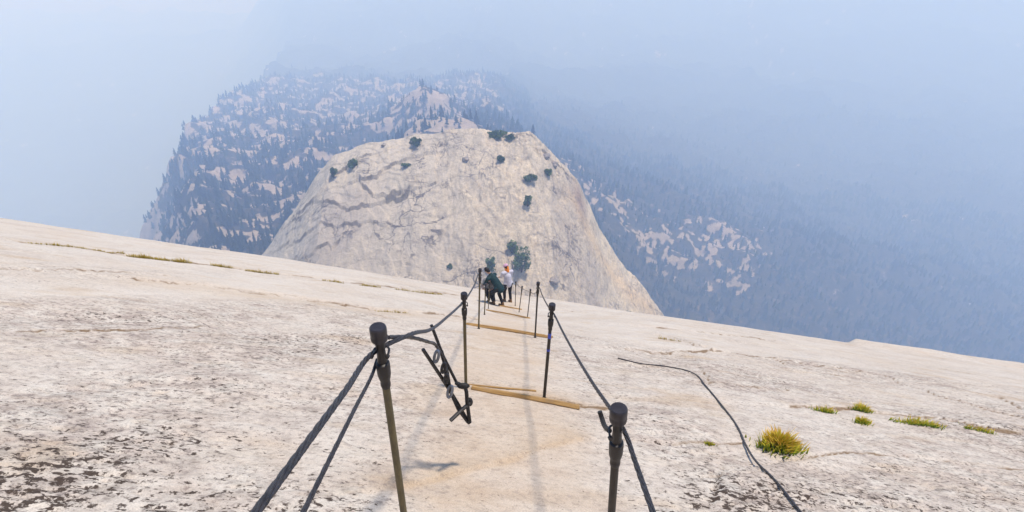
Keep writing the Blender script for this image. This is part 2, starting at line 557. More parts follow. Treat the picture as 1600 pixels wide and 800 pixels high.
LEDGE_PX = [  # on the face of the dome: points, step height, reach
    ([(470, 335), (500, 318), (540, 330), (575, 322), (605, 312), (622, 305)], 2.2, 9),
    ([(566, 290), (580, 303), (600, 312), (622, 311), (636, 300)], 3.0, 8),
    ([(560, 285), (590, 280), (612, 262), (640, 255), (668, 245)], 2.4, 10),
    ([(505, 300), (518, 285), (545, 262), (580, 248)], 1.6, 10),
    ([(481, 402), (505, 385), (515, 392), (530, 375)], 1.8, 8),
    ([(640, 300), (680, 286), (682, 255)], 1.6, 8),
    ([(575, 370), (600, 352), (640, 340), (700, 333)], 1.0, 10),
    ([(455, 350), (480, 335), (490, 318)], 1.6, 7),
    ([(760, 330), (790, 300), (812, 262), (825, 235)], 1.4, 8),
    ([(848, 240), (866, 256), (884, 272)], 1.6, 7),
    ([(835, 225), (846, 250), (860, 262)], 1.2, 7),
    ([(880, 300), (898, 318), (908, 340)], 1.5, 9),
    ([(780, 400), (800, 380), (845, 370), (875, 395)], 1.4, 8),
    ([(700, 430), (720, 400), (735, 350), (742, 300)], 0.9, 7),
    ([(840, 440), (870, 425), (905, 440), (935, 470)], 1.0, 8),
    ([(520, 420), (560, 400), (620, 405), (660, 420)], 0.8, 8),
    ([(800, 345), (830, 335), (850, 350), (858, 375)], 1.0, 7),
    ([(440, 385), (470, 372), (520, 352), (560, 346), (590, 350)], 1.6, 9),
    ([(450, 365), (490, 345), (530, 341)], 1.2, 7),
    ([(510, 268), (540, 262), (575, 266), (600, 258), (640, 238), (690, 222)], 1.5, 9),
    ([(600, 245), (640, 232), (680, 216), (720, 210)], 1.2, 8),
    ([(660, 330), (690, 312), (720, 305), (740, 285)], 1.0, 8),
    ([(590, 390), (640, 372), (690, 365), (720, 372)], 1.0, 9),
    ([(815, 225), (838, 262), (862, 300), (880, 340)], 1.3, 6),
    ([(830, 395), (862, 385), (890, 402), (915, 432)], 1.3, 7),
    ([(850, 460), (880, 450), (920, 468), (950, 485)], 1.0, 7),
    ([(755, 250), (770, 275), (765, 305), (780, 330)], 0.9, 6),
    ([(545, 300), (550, 320), (540, 345), (545, 370)], 0.9, 6),
]

def dome_base(x, y):
    x = np.asarray(x, float); y = np.asarray(y, float)
    P = np.interp(x, _cr[:, 0], _cr[:, 2])
    dz = np.where(x < _cr[0, 0], 1.4 * (_cr[0, 0] - x), 0) + np.where(x > _cr[-1, 0], 1.5 * (x - _cr[-1, 0]), 0)
    t = (YC - y)
    near = 0.36 * np.maximum(t, 0) + 0.0052 * np.maximum(t, 0) ** 2
    farr = 0.30 * np.maximum(-t, 0) + 0.0045 * np.maximum(-t, 0) ** 2
    return P - dz - near - farr

LEDGES = []
for p, a, L in LEDGE_PX:
    h = [hit(*k, fn=dome_base, d0=120, d1=330) for k in p]
    h = [(k[0], k[1]) for k in h if k is not None]
    if len(h) > 1:
        LEDGES.append((h, a, L))

def dome_z(x, y, with_attr=False):
    z = dome_base(x, y)
    z = z + 1.6 * fbm(x / 34, y / 34, 3, 101)
    ck = np.zeros(np.shape(x))
    wx = x + 1.7 * pn(x / 9, y / 9, 111) + 0.8 * pn(x / 2.6, y / 2.6, 112)
    wy = y + 1.7 * pn(x / 9 + 50, y / 9, 113) + 0.8 * pn(x / 2.6 + 9, y / 2.6, 114)
    for pts, a, L in LEDGES:
        d, s = poly_dist(wx, wy, pts)
        e = np.exp(-d / L)
        z = z + (0.55 if a >= 1.6 else 0.32) * a * np.where(s > 0, e, -0.25 * e)
        ck = np.maximum(ck, (1.0 if a >= 1.6 else 0.30) * np.exp(-(d / 0.45) ** 2) * sstep(pn(x / 8, y / 8, 117), -0.5, 0.1))
    # jointed, blocky right half; smoother sheets on the left
    blk = sstep(x, -45, 5)
    r = ridged(wx / 13, wy / 19, 3, 121)
    z = z + (0.35 + 0.75 * blk) * 0.8 * (r - 0.9)
    z = z + (0.10 + 0.35 * blk) * fbm(x / 3.2, y / 4.5, 3, 131)
    q = fbm(x / 24 + 0.35 * y / 24, y / 40, 3, 141) * 3
    z = z + 0.45 * (np.floor(q) + sstep(q % 1.0, 0.94, 1.0))
    ck = np.maximum(ck, 0.6 * np.exp(-(((q % 1.0) - 0.97) / 0.022) ** 2) * sstep(pn(x / 15, y / 15, 151), -0.1, 0.5))
    ck = np.maximum(ck, 0.7 * sstep(r, 1.62, 1.78) * (0.3 + 0.7 * blk))
    if with_attr:
        return z, ck, blk
    return z

def build_dome():
    nx = 640
    ys = np.concatenate([np.linspace(148, 168, 12, endpoint=False), np.linspace(168, 262, 400), np.linspace(262, 335, 60)[1:]]); ny = len(ys)
    t = np.linspace(-1, 1, nx)
    xs = -20 + 118 * t + 42 * t ** 7
    X, Y = np.meshgrid(xs, ys)
    Z, ck, blk = dome_z(X, Y, True)
    Z = np.maximum(Z, -400)
    hp = [hit(*k, fn=dome_base, d0=120, d1=330) for k in ((900, 318), (925, 372), (955, 420), (990, 462), (1015, 485))]
    hp = [(k[0], k[1]) for k in hp if k is not None]
    dd, _ = poly_dist(X + 3 * pn(X / 9, Y / 9, 161), Y, hp)
    och = np.exp(-(dd / 5.0) ** 2)
    hb = hit(905, 312, fn=dome_base, d0=120, d1=330)
    stain = np.exp(-(((X - hb[0]) / 3.5) ** 2 + ((Y - hb[1]) / 9) ** 2)) if hb is not None else 0 * X
    gf = 0 * X  # warm grey patches: shading of the dome's flanks put into the colour
    for gp, rx, ry in (((885, 380), 9, 22), ((920, 430), 10, 20), ((530, 350), 16, 14), ((880, 320), 7, 12)):
        hb = hit(*gp, fn=dome_base, d0=120, d1=330)
        gf = np.maximum(gf, np.exp(-(((X - hb[0]) / rx) ** 2 + ((Y - hb[1]) / ry) ** 2)) * (0.75 + 0.5 * fbm(X / 7, Y / 10, 2, 171)))
    gf = np.clip(gf, 0, 1)
    me = mesh_np('granite_dome', np.stack([X, Y, Z], -1).reshape(-1, 3), grid_faces(ny, nx))
    set_attr(me, 'crack', ck); set_attr(me, 'blk', blk); set_attr(me, 'ochre', och); set_attr(me, 'stain', stain); set_attr(me, 'greyflank', gf)
    return me

def dome_material():
    m, nt, b = new_mat('dome_granite')
    v = coords(nt)
    st = coords(nt, (0.11, 0.028, 0.028), (0, 0, 0.25))
    big = noise(nt, v, 0.035, 5, 0.6)
    mid = noise(nt, v, 0.22, 7, 0.65)
    fine = noise(nt, v, 1.1, 5, 0.7)
    streak = noise(nt, st, 3.0, 6, 0.65)
    ck, blk = attr(nt, 'crack'), attr(nt, 'blk')
    c = ramp(nt, big, [(0.30, (0.40, 0.345, 0.28)), (0.5, (0.53, 0.45, 0.345)), (0.7, (0.64, 0.535, 0.385))])
    g = ramp(nt, streak, [(0.32, (0.27, 0.24, 0.205)), (0.50, (0.49, 0.42, 0.335)), (0.70, (0.64, 0.535, 0.385))])
    c = mixc(nt, 0.68, c, g)
    c = mixc(nt, mth(nt, 'MULTIPLY', mth(nt, 'SUBTRACT', 1.0, blk), 0.35), c, (0.43, 0.40, 0.365))
    t = ramp(nt, mid, [(0.54, gray(0)), (0.72, gray(1))])
    c = mixc(nt, mth(nt, 'MULTIPLY', t, mth(nt, 'ADD', 0.12, mth(nt, 'MULTIPLY', blk, 0.38))), c, (0.46, 0.33, 0.20))
    d = ramp(nt, mid, [(0.28, gray(1)), (0.44, gray(0))])
    c = mixc(nt, mth(nt, 'MULTIPLY', d, mth(nt, 'ADD', 0.14, mth(nt, 'MULTIPLY', blk, 0.40))), c, (0.20, 0.175, 0.165))
    c = mixc(nt, mth(nt, 'MULTIPLY', attr(nt, 'greyflank'), 0.72), c, (0.31, 0.265, 0.235))  # flank shading mixed into the base colour
    c = mixc(nt, mth(nt, 'MULTIPLY', attr(nt, 'ochre'), 0.7), c, (0.56, 0.42, 0.27))
    c = mixc(nt, mth(nt, 'MULTIPLY', attr(nt, 'stain'), 0.8), c, (0.22, 0.15, 0.125))
    f = ramp(nt, fine, [(0.34, gray(0.74)), (0.58, gray(1.08))])
    c = mixc(nt, mth(nt, 'ADD', 0.35, mth(nt, 'MULTIPLY', blk, 0.55)), c, f, 'MULTIPLY')
    f2 = ramp(nt, noise(nt, coords(nt, (1, 0.5, 0.5), (0, 0, 0.5)), 0.45, 6, 0.7), [(0.33, gray(0.66)), (0.48, gray(1.04))])
    c = mixc(nt, mth(nt, 'ADD', 0.40, mth(nt, 'MULTIPLY', blk, 0.45)), c, f2, 'MULTIPLY')
    k = ramp(nt, mth(nt, 'ADD', ck, mth(nt, 'MULTIPLY', mth(nt, 'SUBTRACT', mid, 0.5), 1.3)), [(0.42, gray(0)), (0.85, gray(1))])
    c = mixc(nt, mth(nt, 'MULTIPLY', k, 0.62), c, (0.10, 0.088, 0.08))
    for sc, ro, wid, amt in (((0.05, 0.11, 0.05), 0.5, 0.016, 0.9), ((0.16, 0.07, 0.1), -0.4, 0.016, 0.7), ((0.3, 0.36, 0.3), 0.9, 0.020, 0.35)):
        ln = noise(nt, coords(nt, sc, (0, 0, ro)), 1.0, 4, 0.5, 0.6)
        dd = mth(nt, 'ABSOLUTE', mth(nt, 'SUBTRACT', ln, 0.5))
        on = ramp(nt, noise(nt, v, 0.06, 3, 0.5), [(0.45, gray(0)), (0.6, gray(1))])
        kk = ramp(nt, dd, [(wid * 0.35, gray(1)), (wid, gray(0))])
        c = mixc(nt, mth(nt, 'MULTIPLY', mth(nt, 'MULTIPLY', kk, on), amt), c, (0.12, 0.105, 0.10))
    nt.links.new(c, b.inputs['Base Color'])
    b.inputs['Roughness'].default_value = 0.92
    b.inputs['Specular IOR Level'].default_value = 0.15
    h = mth(nt, 'ADD', mid, mth(nt, 'MULTIPLY', fine, 0.35))
    bump(nt, b, h, 0.7, 1.6)
    return m

dome = tag(link('granite_dome', build_dome(), dome_material()), 'rounded granite dome standing below the slope', kind='structure')

# ================================================================== FAR TERRAIN
def terrain_z(x, y):
    x = np.asarray(x, float); y = np.asarray(y, float)
    xl = np.interp(y, [-500, 200, 330, 450, 650, 850, 1200, 1700, 2100, 2700], [-120, -195, -235, -290, -405, -530, -690, -790, -900, -1080])
    xl = xl - 0.26 * np.maximum(y - 2700, 0)
    xl = xl + 18 * sstep(y, 300, 500) * sstep(1500 - y, 0, 300) + 26 * fbm(y / 120, y * 0, 3, 201) * sstep(y, 250, 450)
    zs = np.interp(y, [-1500, -200, 60, 160, 300, 450, 850, 1200, 1350, 1800, 2600], [-620, -520, -330, -225, -212, -243, -318, -386, -412, -480, -640])
    xr = np.interp(y, [-500, 200, 400, 700, 1100, 1500, 2500], [60, 60, 40, 20, -40, -60, 0])
    w = np.maximum(xr - xl, 10)
    s = np.clip((x - xl) / w, 0, 1)
    top = zs + 26 * s * sstep(y, 300, 600)                                   # shoulder climbs to the right
    left = np.maximum(xl - x, 0)
    soft = np.interp(y, [300, 500, 900, 1400], [900, 780, 560, 330])        # the flank is gentler close by
    top = top - 950 * (1 - np.exp(-left / soft)) - 0.10 * np.minimum(left, 1500) - 1.2 * np.maximum(left - 90, 0)
    t = np.maximum(x - xr, 0)
    right = 205 * (1 - np.exp(-t / 110)) * (1 - 0.75 * sstep(y, 450, 950)) + 0.30 * t
    z = top - right
    floor = np.interp(xl - x, [0, 600], [-720, -1330])
    z = floor + np.log1p(np.exp(np.clip((z - floor) / 60, -30, 30))) * 60
    # a bare hump behind the dome
    z = z + 52 * np.exp(-(((x + 95) / 75) ** 2 + ((y - 600) / 85) ** 2))
    z = z + 34 * np.exp(-(((x + 15) / 45) ** 2 + ((y - 500) / 70) ** 2))
    z = z + 60 * np.exp(-(((x + 150) / 80) ** 2 + ((y - 950) / 90) ** 2))
    # far sides of the valleys
    z = z + 420 * sstep(np.hypot(x + 150, y), 3300, 5600)
    r = np.hypot(x, y)
    a = sstep(r, 280, 700)
    z = z + a * (16 * fbm(x / 150, y / 150, 4, 211) + 60 * sstep(r, 1200, 2800) * fbm(x / 520, y / 520, 4, 221))
    q = fbm(x / 85, y / 60, 3, 231) * 3
    z = z + a * 6.0 * (np.floor(q) + sstep(q % 1.0, 0.7, 1.0))
    return np.maximum(z, -1450)

BARE = []
for _px, _py, _r, _a in ((1085, 408, 34, 1.5), (1140, 380, 40, 1.45), (1010, 375, 26, 1.35), (1180, 390, 26, 1.3), (1060, 350, 30, 1.2), (960, 330, 40, 1.15), (940, 300, 40, 1.15),
                       (1125, 355, 24, 1.3), (1020, 395, 20, 1.3), (1090, 310, 40, 1.1), (1160, 440, 22, 1.3), (905, 265, 45, 1.1), (1440, 350, 60, 1.0), (1290, 440, 30, 0.95)):
    _h = hit(_px, _py, fn=terrain_z, d0=380, d1=5000, n=3000)
    if _h is not None:
        BARE.append((_h[0], _h[1], _r * 1.5, _a - 0.70))

def rock_mask(x, y):
    """1 = bare granite, 0 = wooded"""
    x = np.asarray(x, float); y = np.asarray(y, float)
    xl = np.interp(y, [200, 450, 850, 1200, 1700, 2100, 2700], [-215, -345, -550, -690, -800, -930, -1120])
    onleft = sstep(-x, -40, 90) * sstep(2600 - y, 0, 800)
    n = fbm(x / 46 + 0.35 * y / 46, y / 20, 4, 301, 0.65)
    m = n + 0.15 * onleft - 1.0 * (1 - onleft)
    m = m + 0.9 * np.exp(-(((x + 80) / 85) ** 2 + ((y - 590) / 75) ** 2))
    m = m + 0.75 * np.exp(-(((x + 10) / 48) ** 2 + ((y - 490) / 70) ** 2))
    m = m + 0.5 * np.exp(-(((x + 145) / 60) ** 2 + ((y - 940) / 60) ** 2))
    n3 = fbm(x / 13, y / 10, 3, 321, 0.8)
    for (qx, qy, qr, qa) in BARE:
        m = m + (qa + 0.85 * n3) * np.exp(-(((x - qx) / qr) ** 2 + ((y - qy) / (qr * 1.3)) ** 2))
    m = m + 1.8 * sstep(xl - x, 0, 30 + np.maximum(y - 900, 0) * 0.6) * sstep(y, 250, 350) * sstep(2600 - y, 0, 900)
    m = m + 0.5 * sstep(y, 2300, 3200) * sstep(fbm(x / 400, y / 300, 2, 331), 0.1, 0.5)
    return sstep(m, 0.02, 0.40)

def build_terrain():
    ny, nx = 460, 420
    ys = np.concatenate([np.linspace(-1400, 250, 30, endpoint=False), 250 + (np.geomspace(60, 6260, ny - 30) - 60)])
    t = np.linspace(-1, 1, nx)
    us = 0.42 * t + 0.58 * t ** 3
    Y = np.repeat(ys[:, None], nx, 1)
    X = us[None, :] * (1700 + 0.62 * np.maximum(Y, 0)) - 30
    Z = terrain_z(X, Y)
    me = mesh_np('terrain', np.stack([X, Y, Z], -1).reshape(-1, 3), grid_faces(ny, nx))
    set_attr(me, 'rock', rock_mask(X, Y))
    return me

def terrain_material():
    m, nt, b = new_mat('mountain_ground')
    v = coords(nt)
    f = noise(nt, v, 0.07, 8, 0.72)
    g = noise(nt, v, 0.012, 5, 0.6)
    rock = ramp(nt, f, [(0.3, (0.24, 0.20, 0.165)), (0.6, (0.42, 0.34, 0.27))])
    soil = ramp(nt, f, [(0.3, (0.022, 0.024, 0.014)), (0.54, (0.045, 0.041, 0.026)), (0.70, (0.16, 0.12, 0.085))])
    k = ramp(nt, mth(nt, 'ADD', attr(nt, 'rock'), mth(nt, 'MULTIPLY', mth(nt, 'SUBTRACT', f, 0.5), 2.6)), [(0.42, gray(0)), (0.62, gray(1))])
    c = mixc(nt, k, soil, rock)
    nt.links.new(c, b.inputs['Base Color'])
    b.inputs['Roughness'].default_value = 0.95
    b.inputs['Specular IOR Level'].default_value = 0.1
    bump(nt, b, mth(nt, 'ADD', f, g), 0.7, 8.0)
    return m

terrain = tag(link('terrain', build_terrain(), terrain_material()), 'wooded granite mountainsides and valleys below, fading into haze', kind='structure')

# ================================================================== CONIFERS
def conifer(h, tiers, seg, seed, r0=0.19):
    """verts, tris of a crown: stacked drooping star-shaped skirts, uneven"""
    R = random.Random(seed)
    V, F = [], []
    for i in range(tiers):
        a = i / tiers
        zt = h * (0.20 + 0.80 * (a + 1.25 / tiers)); zt = min(zt, h)
        zb = h * (0.14 + 0.80 * a)
        rad = h * r0 * (1 - a) ** 0.85 * R.uniform(0.8, 1.15) + h * 0.012
        ox, oy = R.uniform(-.012, .012) * h, R.uniform(-.012, .012) * h
        n0 = len(V)
        V.append((ox, oy, zt))
        off = R.uniform(0, 6.28)
        for k in range(seg):
            an = off + 2 * math.pi * k / seg
            rr = rad * ((1.0 if k % 2 == 0 else 0.5) * R.uniform(0.75, 1.2))
            V.append((ox + rr * math.cos(an), oy + rr * math.sin(an), zb + (0 if k % 2 == 0 else h * 0.035) + R.uniform(-.012, .012) * h))
        for k in range(seg):
            F.append((n0, n0 + 1 + k, n0 + 1 + (k + 1) % seg))
    return np.array(V), np.array(F)

def leaf_mat(name, a, b_, scale=0.5):
    m, nt, b = new_mat(name)
    v = coords(nt)
    oi = N(nt, 'ObjectInfo')
    f = noise(nt, v, scale, 3, 0.6)
    c = ramp(nt, f, [(0.35, a), (0.65, b_)])
    hsv = N(nt, 'HueSaturation')
    nt.links.new(c, hsv.inputs['Color'])
    nt.links.new(mth(nt, 'ADD', mth(nt, 'MULTIPLY', oi.outputs['Random'], 0.5), 0.75), hsv.inputs['Value'])
    nt.links.new(hsv.outputs[0], b.inputs['Base Color'])
    b.inputs['Roughness'].default_value = 0.85
    b.inputs['Specular IOR Level'].default_value = 0.15
    return m

M_CON = leaf_mat('conifer_needles', (0.010, 0.020, 0.011), (0.030, 0.045, 0.021), 0.02)
M_BARK = simple_mat('conifer_bark', (0.10, 0.07, 0.05), scale=2)

def scatter():
    pts = []
    # wooded ground: dense on the right and beyond, loose on the shoulder to the left
    def region(n, xr, yr, dens):
        x = rng.uniform(*xr, n); y = rng.uniform(*yr, n)
        k = rock_mask(x, y)
        p = dens * (1 - k) * (0.65 + 0.5 * fbm(x / 70, y / 70, 2, 401)) + 0.12
        keep = rng.uniform(0, 1, n) < p
        return np.stack([x[keep], y[keep]], 1)
    pts.append(region(19000, (-800, 60), (300, 2100), 0.9))
    pts.append(region(6500, (-560, 40), (300, 900), 1.2))
    pts.append(region(24000, (0, 1300), (330, 1500), 1.0))
    pts.append(region(7000, (-900, 2000), (1400, 2400), 0.9))
    P = np.concatenate(pts)
    z = terrain_z(P[:, 0], P[:, 1])
    dm = dome_base(P[:, 0], P[:, 1])
    ok = z > dm - 4
    P, z = P[ok], z[ok]
    px, py, d = topx(P[:, 0], P[:, 1], z)
    inside = (px > -150) & (px < 1750) & (py > -120) & (py < 640)
    P, z, px, py, d = P[inside], z[inside], px[inside], py[inside], d[inside]
    h = (6 + 17 * rng.uniform(0, 1, len(P)) ** 1.7) * (0.85 + 0.25 * pn(P[:, 0] / 90, P[:, 1] / 90, 411))
    return P, z, h, px, py, d

TP, TZ, TH, TPX, TPY, TD = scatter()

def seen(px, py):
    """in frame and above the outlines of the near slope and the dome"""
    limb = np.interp(px, [0, 210, 410, 600, 740, 850, 1040, 1200, 1330, 1600], [345, 370, 393, 425, 442, 470, 497, 515, 536, 577])
    crest = np.interp(px, [p[0] for p in _crest_px], [p[1] for p in _crest_px], left=900, right=900)
    return (px > 4) & (px < 1596) & (py > 4) & (py < np.minimum(limb, crest))

def near_trees():
    size = TH / TD * seen(TPX, TPY - 0.5 * TH / TD * FPX)
    order = np.argsort(-size)[:300]
    protos = []
    for s in range(4):
        V, F = conifer(1.0, 9, 12, 500 + s, 0.17 + 0.025 * s)
        crown = mesh_np('crown', V, F, False); crown.materials.append(M_CON)
        mb = MB(); mb.lathe((0, 0, -0.03), (0, 0, 1), [(0, 0.022), (0.2, 0.018), (0.9, 0.004)], 6)
        trunk = mesh_np('trunk', [tuple(p) for p in mb.v], mb.f); trunk.materials.append(M_BARK)
        protos.append((crown, trunk))
    for n, i in enumerate(order):
        x_, y_ = TPX[i], TPY[i]
        if x_ < 860:
            if y_ > 330: lab = 'conifer low on the left shoulder, just above the skyline of the pale slope'
            elif x_ < 330: lab = 'conifer along the outer left edge of the hazy granite shoulder'
            elif x_ > 600: lab = 'conifer around the bare granite hump directly behind the dome'
            elif y_ > 230: lab = 'conifer on the shoulder close beside the left flank of the dome'
            else: lab = 'pale hazy conifer high on the far part of the left shoulder'
            grp = 'conifers on the left shoulder'
        else:
            if x_ < 980: lab = 'conifer hard against the right flank of the dome'
            elif x_ < 1250: lab = 'blue-hazed conifer among the bare patches right of the dome'
            else: lab = 'blue-hazed conifer above the right skyline of the pale slope'
            grp = 'conifers in the forest on the right'
        t = empty('pine_tree', (TP[i, 0], TP[i, 1], TZ[i] - 0.4), lab, 'tree', grp)
        t.rotation_euler.z = random.uniform(0, 6.28)
        t.scale = (TH[i] * random.uniform(0.85, 1.25),) * 2 + (TH[i],)
        crown, trunk = protos[n % 4]
        link('crown', crown, None, t); link('trunk', trunk, None, t)
    return order

_near = near_trees()
_far = np.setdiff1d(np.arange(len(TP)), _near)
Vs, Fs, off = [], [], 0
_pv = [conifer(1.0, 4, 7, 600 + k, 0.17 + 0.025 * k) for k in range(5)]
for n, i in enumerate(_far):
    V, F = _pv[n % 5]
    a = n * 2.399
    ca, sa = math.cos(a), math.sin(a)
    w = TH[i] * (0.9 + 0.4 * ((n * 0.618) % 1))
    W = np.stack([(V[:, 0] * ca - V[:, 1] * sa) * w + TP[i, 0], (V[:, 0] * sa + V[:, 1] * ca) * w + TP[i, 1], V[:, 2] * TH[i] + TZ[i] - 1.0], 1)
    Vs.append(W); Fs.append(F + off); off += len(V)
forest = link('forest', mesh_np('forest', np.concatenate(Vs), np.concatenate(Fs), False), M_CON)
tag(forest, 'dense conifer forest covering the far slopes in blue haze', 'forest', kind='stuff')

# ================================================================== SHRUBS AND TREES ON THE DOME
M_SHRUB = leaf_mat('shrub_leaves', (0.050, 0.090, 0.024), (0.11, 0.165, 0.046), 0.6)
M_STEM = simple_mat('shrub_stem', (0.12, 0.085, 0.06), scale=6)

def leaf_cloud(rx, ry, rz, n, size, seed, lobes=6):
    R = np.random.default_rng(seed)
    cs = R.normal(0, 1, (lobes, 3)); cs /= np.linalg.norm(cs, axis=1)[:, None]
    cs *= (R.uniform(0.15, 1, lobes) ** 0.5)[:, None] * np.array([rx, ry, rz]) * 0.72
    rs = R.uniform(0.22, 0.42, lobes)
    V = np.zeros((n * 3, 3))
    for k in range(n):
        j = R.integers(lobes)
        d = R.normal(0, 1, 3); d /= np.linalg.norm(d)
        c = cs[j] + d * np.array([rx, ry, rz]) * rs[j] * R.uniform(0.5, 1.0) ** 0.5
        a = R.normal(0, 1, 3); a /= np.linalg.norm(a)
        b = np.cross(a, R.normal(0, 1, 3)); b /= np.linalg.norm(b)
        s = size * R.uniform(0.6, 1.4)
        V[k * 3:k * 3 + 3] = [c + a * s, c - a * 0.6 * s + b * 0.6 * s, c - a * 0.6 * s - b * 0.6 * s]
    V[:, 2] += rz * 0.85
    return V, np.arange(n * 3).reshape(-1, 3)

SHRUBS = [  # px, py, width px, height px, label
    (651, 222, 22, 14, 'green shrub on the left skyline of the dome top'),
    (776, 210, 34, 9, 'low green shrub along the very top of the dome'),
    (797, 214, 16, 8, 'small green shrub beside the low strip at the dome top'),
    (783, 248, 15, 11, 'lone bright green bush below the summit of the dome'),
    (828, 278, 24, 14, 'dark green bush on the upper right shoulder of the dome'),
    (857, 269, 15, 12, 'small dark bush nearest the right edge of the dome top'),
    (824, 314, 14, 20, 'upright dark green bush halfway down the right of the dome'),
    (800, 386, 18, 22, 'dark green tree at the upper tip of the clump above the hikers'),
    (815, 406, 34, 46, 'largest dark green tree clump rising behind the right cable posts'),
    (769, 411, 18, 26, 'dark green tree directly behind the head of the bending hiker'),
    (553, 256, 22, 11, 'dark bush in a crack on the upper left of the dome'),
    (522, 270, 12, 18, 'narrow dark bush along the left edge crack of the dome'),
    (635, 258, 14, 7, 'small olive bush under the left skyline ledge'),
    (703, 415, 8, 8, 'tiny bush low on the face left of the hikers'),
    (981, 489, 10, 7, 'tiny dark bush at the lower right foot of the dome'),
]
def dome_full(x, y):
    return dome_z(np.asarray(x, float), np.asarray(y, float))
for n, (px, py, w, h, lab) in enumerate(SHRUBS):
    p = hit(px, py + h * 0.42, fn=dome_full, d0=150, d1=340)
    if p is None:
        p = hit(px, py + h * 0.42 + 6, fn=dome_full, d0=150, d1=340)
    d = p[1] * CP - p[2] * SP
    k = d / FPX
    W, H = w * k * 0.55, h * k * 0.60
    t = empty('shrub', (p[0], p[1], p[2] - 0.2), lab, 'shrub', 'shrubs growing on the dome')
    V, F = leaf_cloud(W, W * 0.8, H, int(220 + 24 * w), 0.50, 700 + n, 14)
    link('foliage', mesh_np('foliage', V, F, False), M_SHRUB, t)
    mb = MB()
    for s in range(5):
        a = s * 1.26 + n
        mb.tube([(0, 0, -0.3), (0.2 * W * math.cos(a), 0.2 * W * math.sin(a), H * 0.5), (0.55 * W * math.cos(a), 0.55 * W * math.sin(a), H * 1.2)], [0.14, 0.09, 0.04], 5)
    mb.build('stem', M_STEM, t)

M_BOULD = simple_mat('boulder_granite', (0.34, 0.30, 0.27), (0.17, 0.15, 0.14), 0.95, scale=0.8, bstr=0.5, bdist=0.3)
def boulder(px, py, w, lab, seed):
    p = hit(px, py, fn=dome_full, d0=150, d1=340)
    k = (p[1] * CP - p[2] * SP) / FPX * w * 0.5
    bm = bmesh.new()
    bmesh.ops.create_icosphere(bm, subdivisions=3, radius=1)
    R = random.Random(seed)
    off = R.uniform(0, 50)
    for v in bm.verts:
        c = v.co.copy()
        f = 1 + 0.35 * float(pn(c.x * 1.3 + off, c.y * 1.3 + c.z * 0.9, seed))
        v.co = Vector((c.x * k, c.y * k, c.z * k * 0.7)) * f
    me = bpy.data.meshes.new('boulder'); bm.to_mesh(me); bm.free()
    o = link('boulder', me, M_BOULD)
    o.location = (p[0], p[1], p[2] + k * 0.25)
    tag(o, lab, 'boulder', 'boulders on the dome')
boulder(727, 250, 11, 'small dark boulder alone on the smooth upper face of the dome', 3)
boulder(853, 246, 14, 'grey boulder on the right shoulder of the dome top', 4)
boulder(866, 258, 12, 'grey block just below the right shoulder boulder of the dome', 5)
boulder(866, 440, 16, 'grey boulder on the lower dome right of the cable posts', 6)
boulder(600, 228, 9, 'small reddish boulder on the left skyline of the dome', 7)

# ================================================================== CABLE POSTS
def post_mat(name, a, b_, rough, metal, rust=0.6):
    m, nt, b = new_mat(name)
    v = coords(nt, (1, 1, 0.35))
    f = noise(nt, v, 38, 6, 0.65)
    g = noise(nt, coords(nt), 160, 4, 0.6)
    c = ramp(nt, f, [(0.3, b_), (0.6, a)])
    c = mixc(nt, ramp(nt, g, [(0.58, gray(0)), (0.72, gray(rust))]), c, (0.09, 0.045, 0.022))
    nt.links.new(c, b.inputs['Base Color'])
    b.inputs['Roughness'].default_value = rough
    b.inputs['Metallic'].default_value = metal
    bump(nt, b, g, 0.35, 0.002)
    return m
M_PIPE = post_mat('weathered_pipe', (0.15, 0.118, 0.05), (0.06, 0.048, 0.024), 0.55, 0.1)
M_PIPE_D = post_mat('dark_pipe', (0.042, 0.034, 0.024), (0.014, 0.012, 0.010), 0.55, 0.1)
M_FIT = post_mat('iron_fitting', (0.018, 0.015, 0.014), (0.007, 0.006, 0.006), 0.45, 0.1, 0.15)
M_CAP = post_mat('worn_iron_cap', (0.030, 0.026, 0.031), (0.010, 0.008, 0.010), 0.38, 0.1, 0.15)
M_BLUE = simple_mat('blue_tape', (0.08, 0.12, 0.55), (0.05, 0.07, 0.35), 0.5, scale=60)
M_CABLE = post_mat('steel_cable', (0.040, 0.034, 0.037), (0.012, 0.010, 0.011), 0.42, 0.2, 0.1)
M_STEEL = post_mat('bare_steel', (0.20, 0.22, 0.26), (0.08, 0.085, 0.10), 0.35, 0.7)
M_RUBBER = simple_mat('black_rubber', (0.025, 0.023, 0.022), (0.012, 0.011, 0.011), 0.6, scale=50)

POSTS = {}
def cable_post(key, top_px, base_px, lab, pipe=M_PIPE, tape=False, seg=20):
    b = on_slab(*base_px)
    r = ray(*top_px)
    d = b.y / r[1]
    tp = Vector((r[0] * d, b.y, r[2] * d))
    place_post(key, b, tp, lab, pipe, tape, seg)

